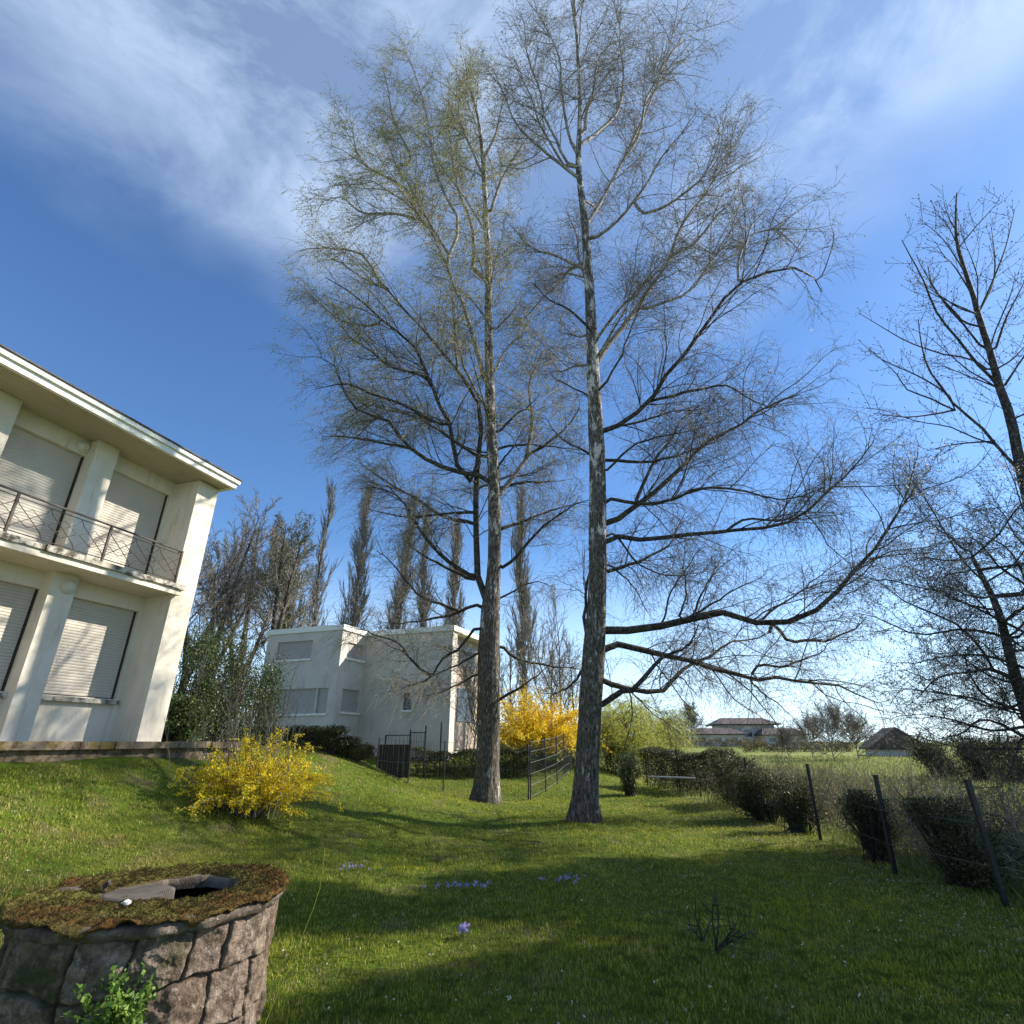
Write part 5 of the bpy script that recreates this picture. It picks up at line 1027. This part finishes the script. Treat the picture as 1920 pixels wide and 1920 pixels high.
def pebble(name, c, r, m, par, seed):
    g = rng(seed); me = MB(); nu, nv = 18, 11; V = []
    for i in range(nv):
        ph = math.pi * i / (nv - 1)
        for j in range(nu):
            t = 2 * math.pi * j / nu; k = 1 + .22 * math.sin(3 * t + ph * 4 + seed) + g.normal(0, .07); V.append((c[0] + r[0] * k * math.sin(ph) * math.cos(t), c[1] + r[1] * k * math.sin(ph) * math.sin(t), c[2] + r[2] * k * math.cos(ph)))
    me.add(V, [[(i * nu + j, (i + 1) * nu + j, (i + 1) * nu + (j + 1) % nu, i * nu + (j + 1) % nu) for i in range(nv - 1) for j in range(nu)]]); return me.build(name, m, par)
pc = (WX + .03, WY - .30, WZ + .022); tag(pebble('pebble', pc, (.018, .014, .010), M['white_stone'], None, 3), 'small white lichened stone lying on the mossy well lid', 'stone')
# plants growing on and by the well
def sprig(name, label, base, n, L, lm, seed, spread=.4, leaf=.02, per=14, cat='plant'):
    g = rng(seed); t = thing(name, tuple(base), label, cat); S = np.array(base) + g.normal(0, .02, (n, 3)); D = np.column_stack([g.normal(0, spread, (n, 2)), np.ones(n)]) + np.array([.1, -.35, 0])
    B = grow(S, D, L * g.uniform(.6, 1.1, n), 8, .12, (0, 0, -.05), g); mb = MB(); mb.tubes(B, taper(np.full(n, .0022), 8, .5), 3); mb.build('stem', M['freshleaf'], t)
    k = g.integers(0, n, n * per); q = g.integers(2, 8, n * per); mb = MB(); mb.cards(B[k, q] + g.normal(0, .008, (n * per, 3)), leaf, g, asp=.8); mb.build('leaves', M[lm], t)
dirw = norm(np.array([[.40, -.92]]))[0]; wp = (WX + dirw[0] * (WR - .0), WY + dirw[1] * (WR - .0))
sprig('wall_plant', 'leafy green weed growing out of the well wall', (wp[0] + .02, wp[1] - .01, .58), 30, .22, 'freshleaf', 210, .45, .022, 26)
g = rng(211); b = (WX + .63, WY - .12, .05); mb = MB(); q = resample(np.array([(b[0] - .05, b[1], .1), (b[0] + .0, b[1], .45), (b[0] + .09, b[1] + .03, .72), (b[0] + .16, b[1] + .05, .95), (b[0] + .16, b[1] + .06, 1.12)]), 14); mb.tubes(q[None], taper([.0028], 14, .4), 5)
tag(mb.build('grass_stalk', M['catkin'], origin=b), 'single long pale grass stalk arching beside the well', 'stalk')

# ================================================================= LAWN DETAILS
def flowers(name, label, cat, px, py, n, sx, sy, size, lm, h, seed, group=None):
    d = ray(px, py); t_ = 10.0; x = y = 0
    for _ in range(30):
        x, y = d[0] * t_, d[1] * t_; t_ = (G(x, y) - EYE) / d[2]
    g = rng(seed); t = thing(name, (x, y, G(x, y)), label, cat, group); X = x + g.normal(0, sx, n); Y = y + g.normal(0, sy, n); Z = gz(X, Y); C = np.column_stack([X, Y, Z + h * g.uniform(.7, 1.2, n)])
    mb = MB(); mb.tubes(np.stack([np.column_stack([X, Y, Z]), C], 1), np.full((n, 2), .0018), 3); mb.build('stem', M['freshleaf'], t)
    Cc = np.repeat(C, 6, 0) + g.normal(0, size * .35, (n * 6, 3)); mb = MB(); mb.cards(Cc, size, g, asp=.7); tag(mb.build('petals', M[lm], t), kind='stuff')
FG = 'small violet flower patches in the lawn'
flowers('flower_patch', 'pale violet flower patch in the lawn, largest, left of centre', 'flowers', 865, 1672, 30, .16, .06, .026, 'violet', .075, 220, FG)
flowers('flower_patch', 'violet flower patch in the shade below the right birch', 'flowers', 1058, 1656, 26, .17, .07, .022, 'violet', .06, 221, FG)
flowers('flower_patch', 'small deep violet flower tuft nearest to the viewer', 'flowers', 870, 1758, 16, .022, .02, .026, 'violet', .07, 222, FG)
flowers('flower_patch', 'faint violet flower patch near the yellow bush', 'flowers', 660, 1632, 14, .11, .05, .022, 'violet', .06, 223, FG)
# scattered daisies and dead leaves: stuff
g = rng(230); n = 420; pts = sample_ground(2200, 4, 22, g, side='lawn')[:110]; n = len(pts); C = np.repeat(pts, 5, 0) + np.column_stack([g.normal(0, .008, (n * 5, 2)), g.uniform(.05, .07, n * 5)]); mb = MB(); mb.cards(C, .013, g, asp=.8); tag(mb.build('daisies', M['daisy']), kind='stuff')
n = 4200; y = 5.5 + 13 * g.random(n); x = 5.0 - np.abs(g.normal(0, .75, n)) + .06 * (y - 8); C = np.column_stack([x, y, gz(x, y) + g.uniform(.01, .06, n)]); C = C[: n]
m = 3600; pt = sample_ground(9200, 4, 20, g, side='lawn')[:m]; pt[:, 2] += g.uniform(.01, .05, len(pt)); mb = MB(); mb.cards(np.concatenate([C, pt]), .019, g, asp=.7); tag(mb.build('fallen_leaves', M['deadleaf']), kind='stuff')
# pruned rose stub
def stub(px, py, label, seed, n=5, L=.42):
    d = ray(px, py); t_ = -EYE / d[2]; x, y = d[0] * t_, d[1] * t_; g = rng(seed); b = (x, y, G(x, y)); t = thing('pruned_stub', b, label, 'shrub', 'pruned woody stubs in the lawn')
    S = np.repeat(np.array([b]), n, 0); B = grow(S, np.column_stack([g.normal(0, .55, (n, 2)), np.ones(n)]), L * g.uniform(.6, 1.1, n), 6, .12, (0, 0, 0), g); mb = MB(); mb.tubes(B, taper(np.full(n, .009), 6, .5), 5); mb.build('stem', M['limb'], t)
    S, D, _, _ = spawn(B, 3, .3, .9, 30, 70, g); B2 = grow(S, D, g.uniform(.06, .2, len(S)), 4, .1, (0, 0, 0), g); mb = MB(); mb.tubes(B2, taper(np.full(len(S), .005), 4, .5), 4); mb.build('side_shoot', M['twig_dark'], t)
stub(1343, 1788, 'dark pruned woody stub with bare shoots right of centre in the lawn', 240); stub(1318, 1765, 'small grey bare shoot just behind the dark pruned stub', 241, 3, .3)
bpy.context.view_layer.update()
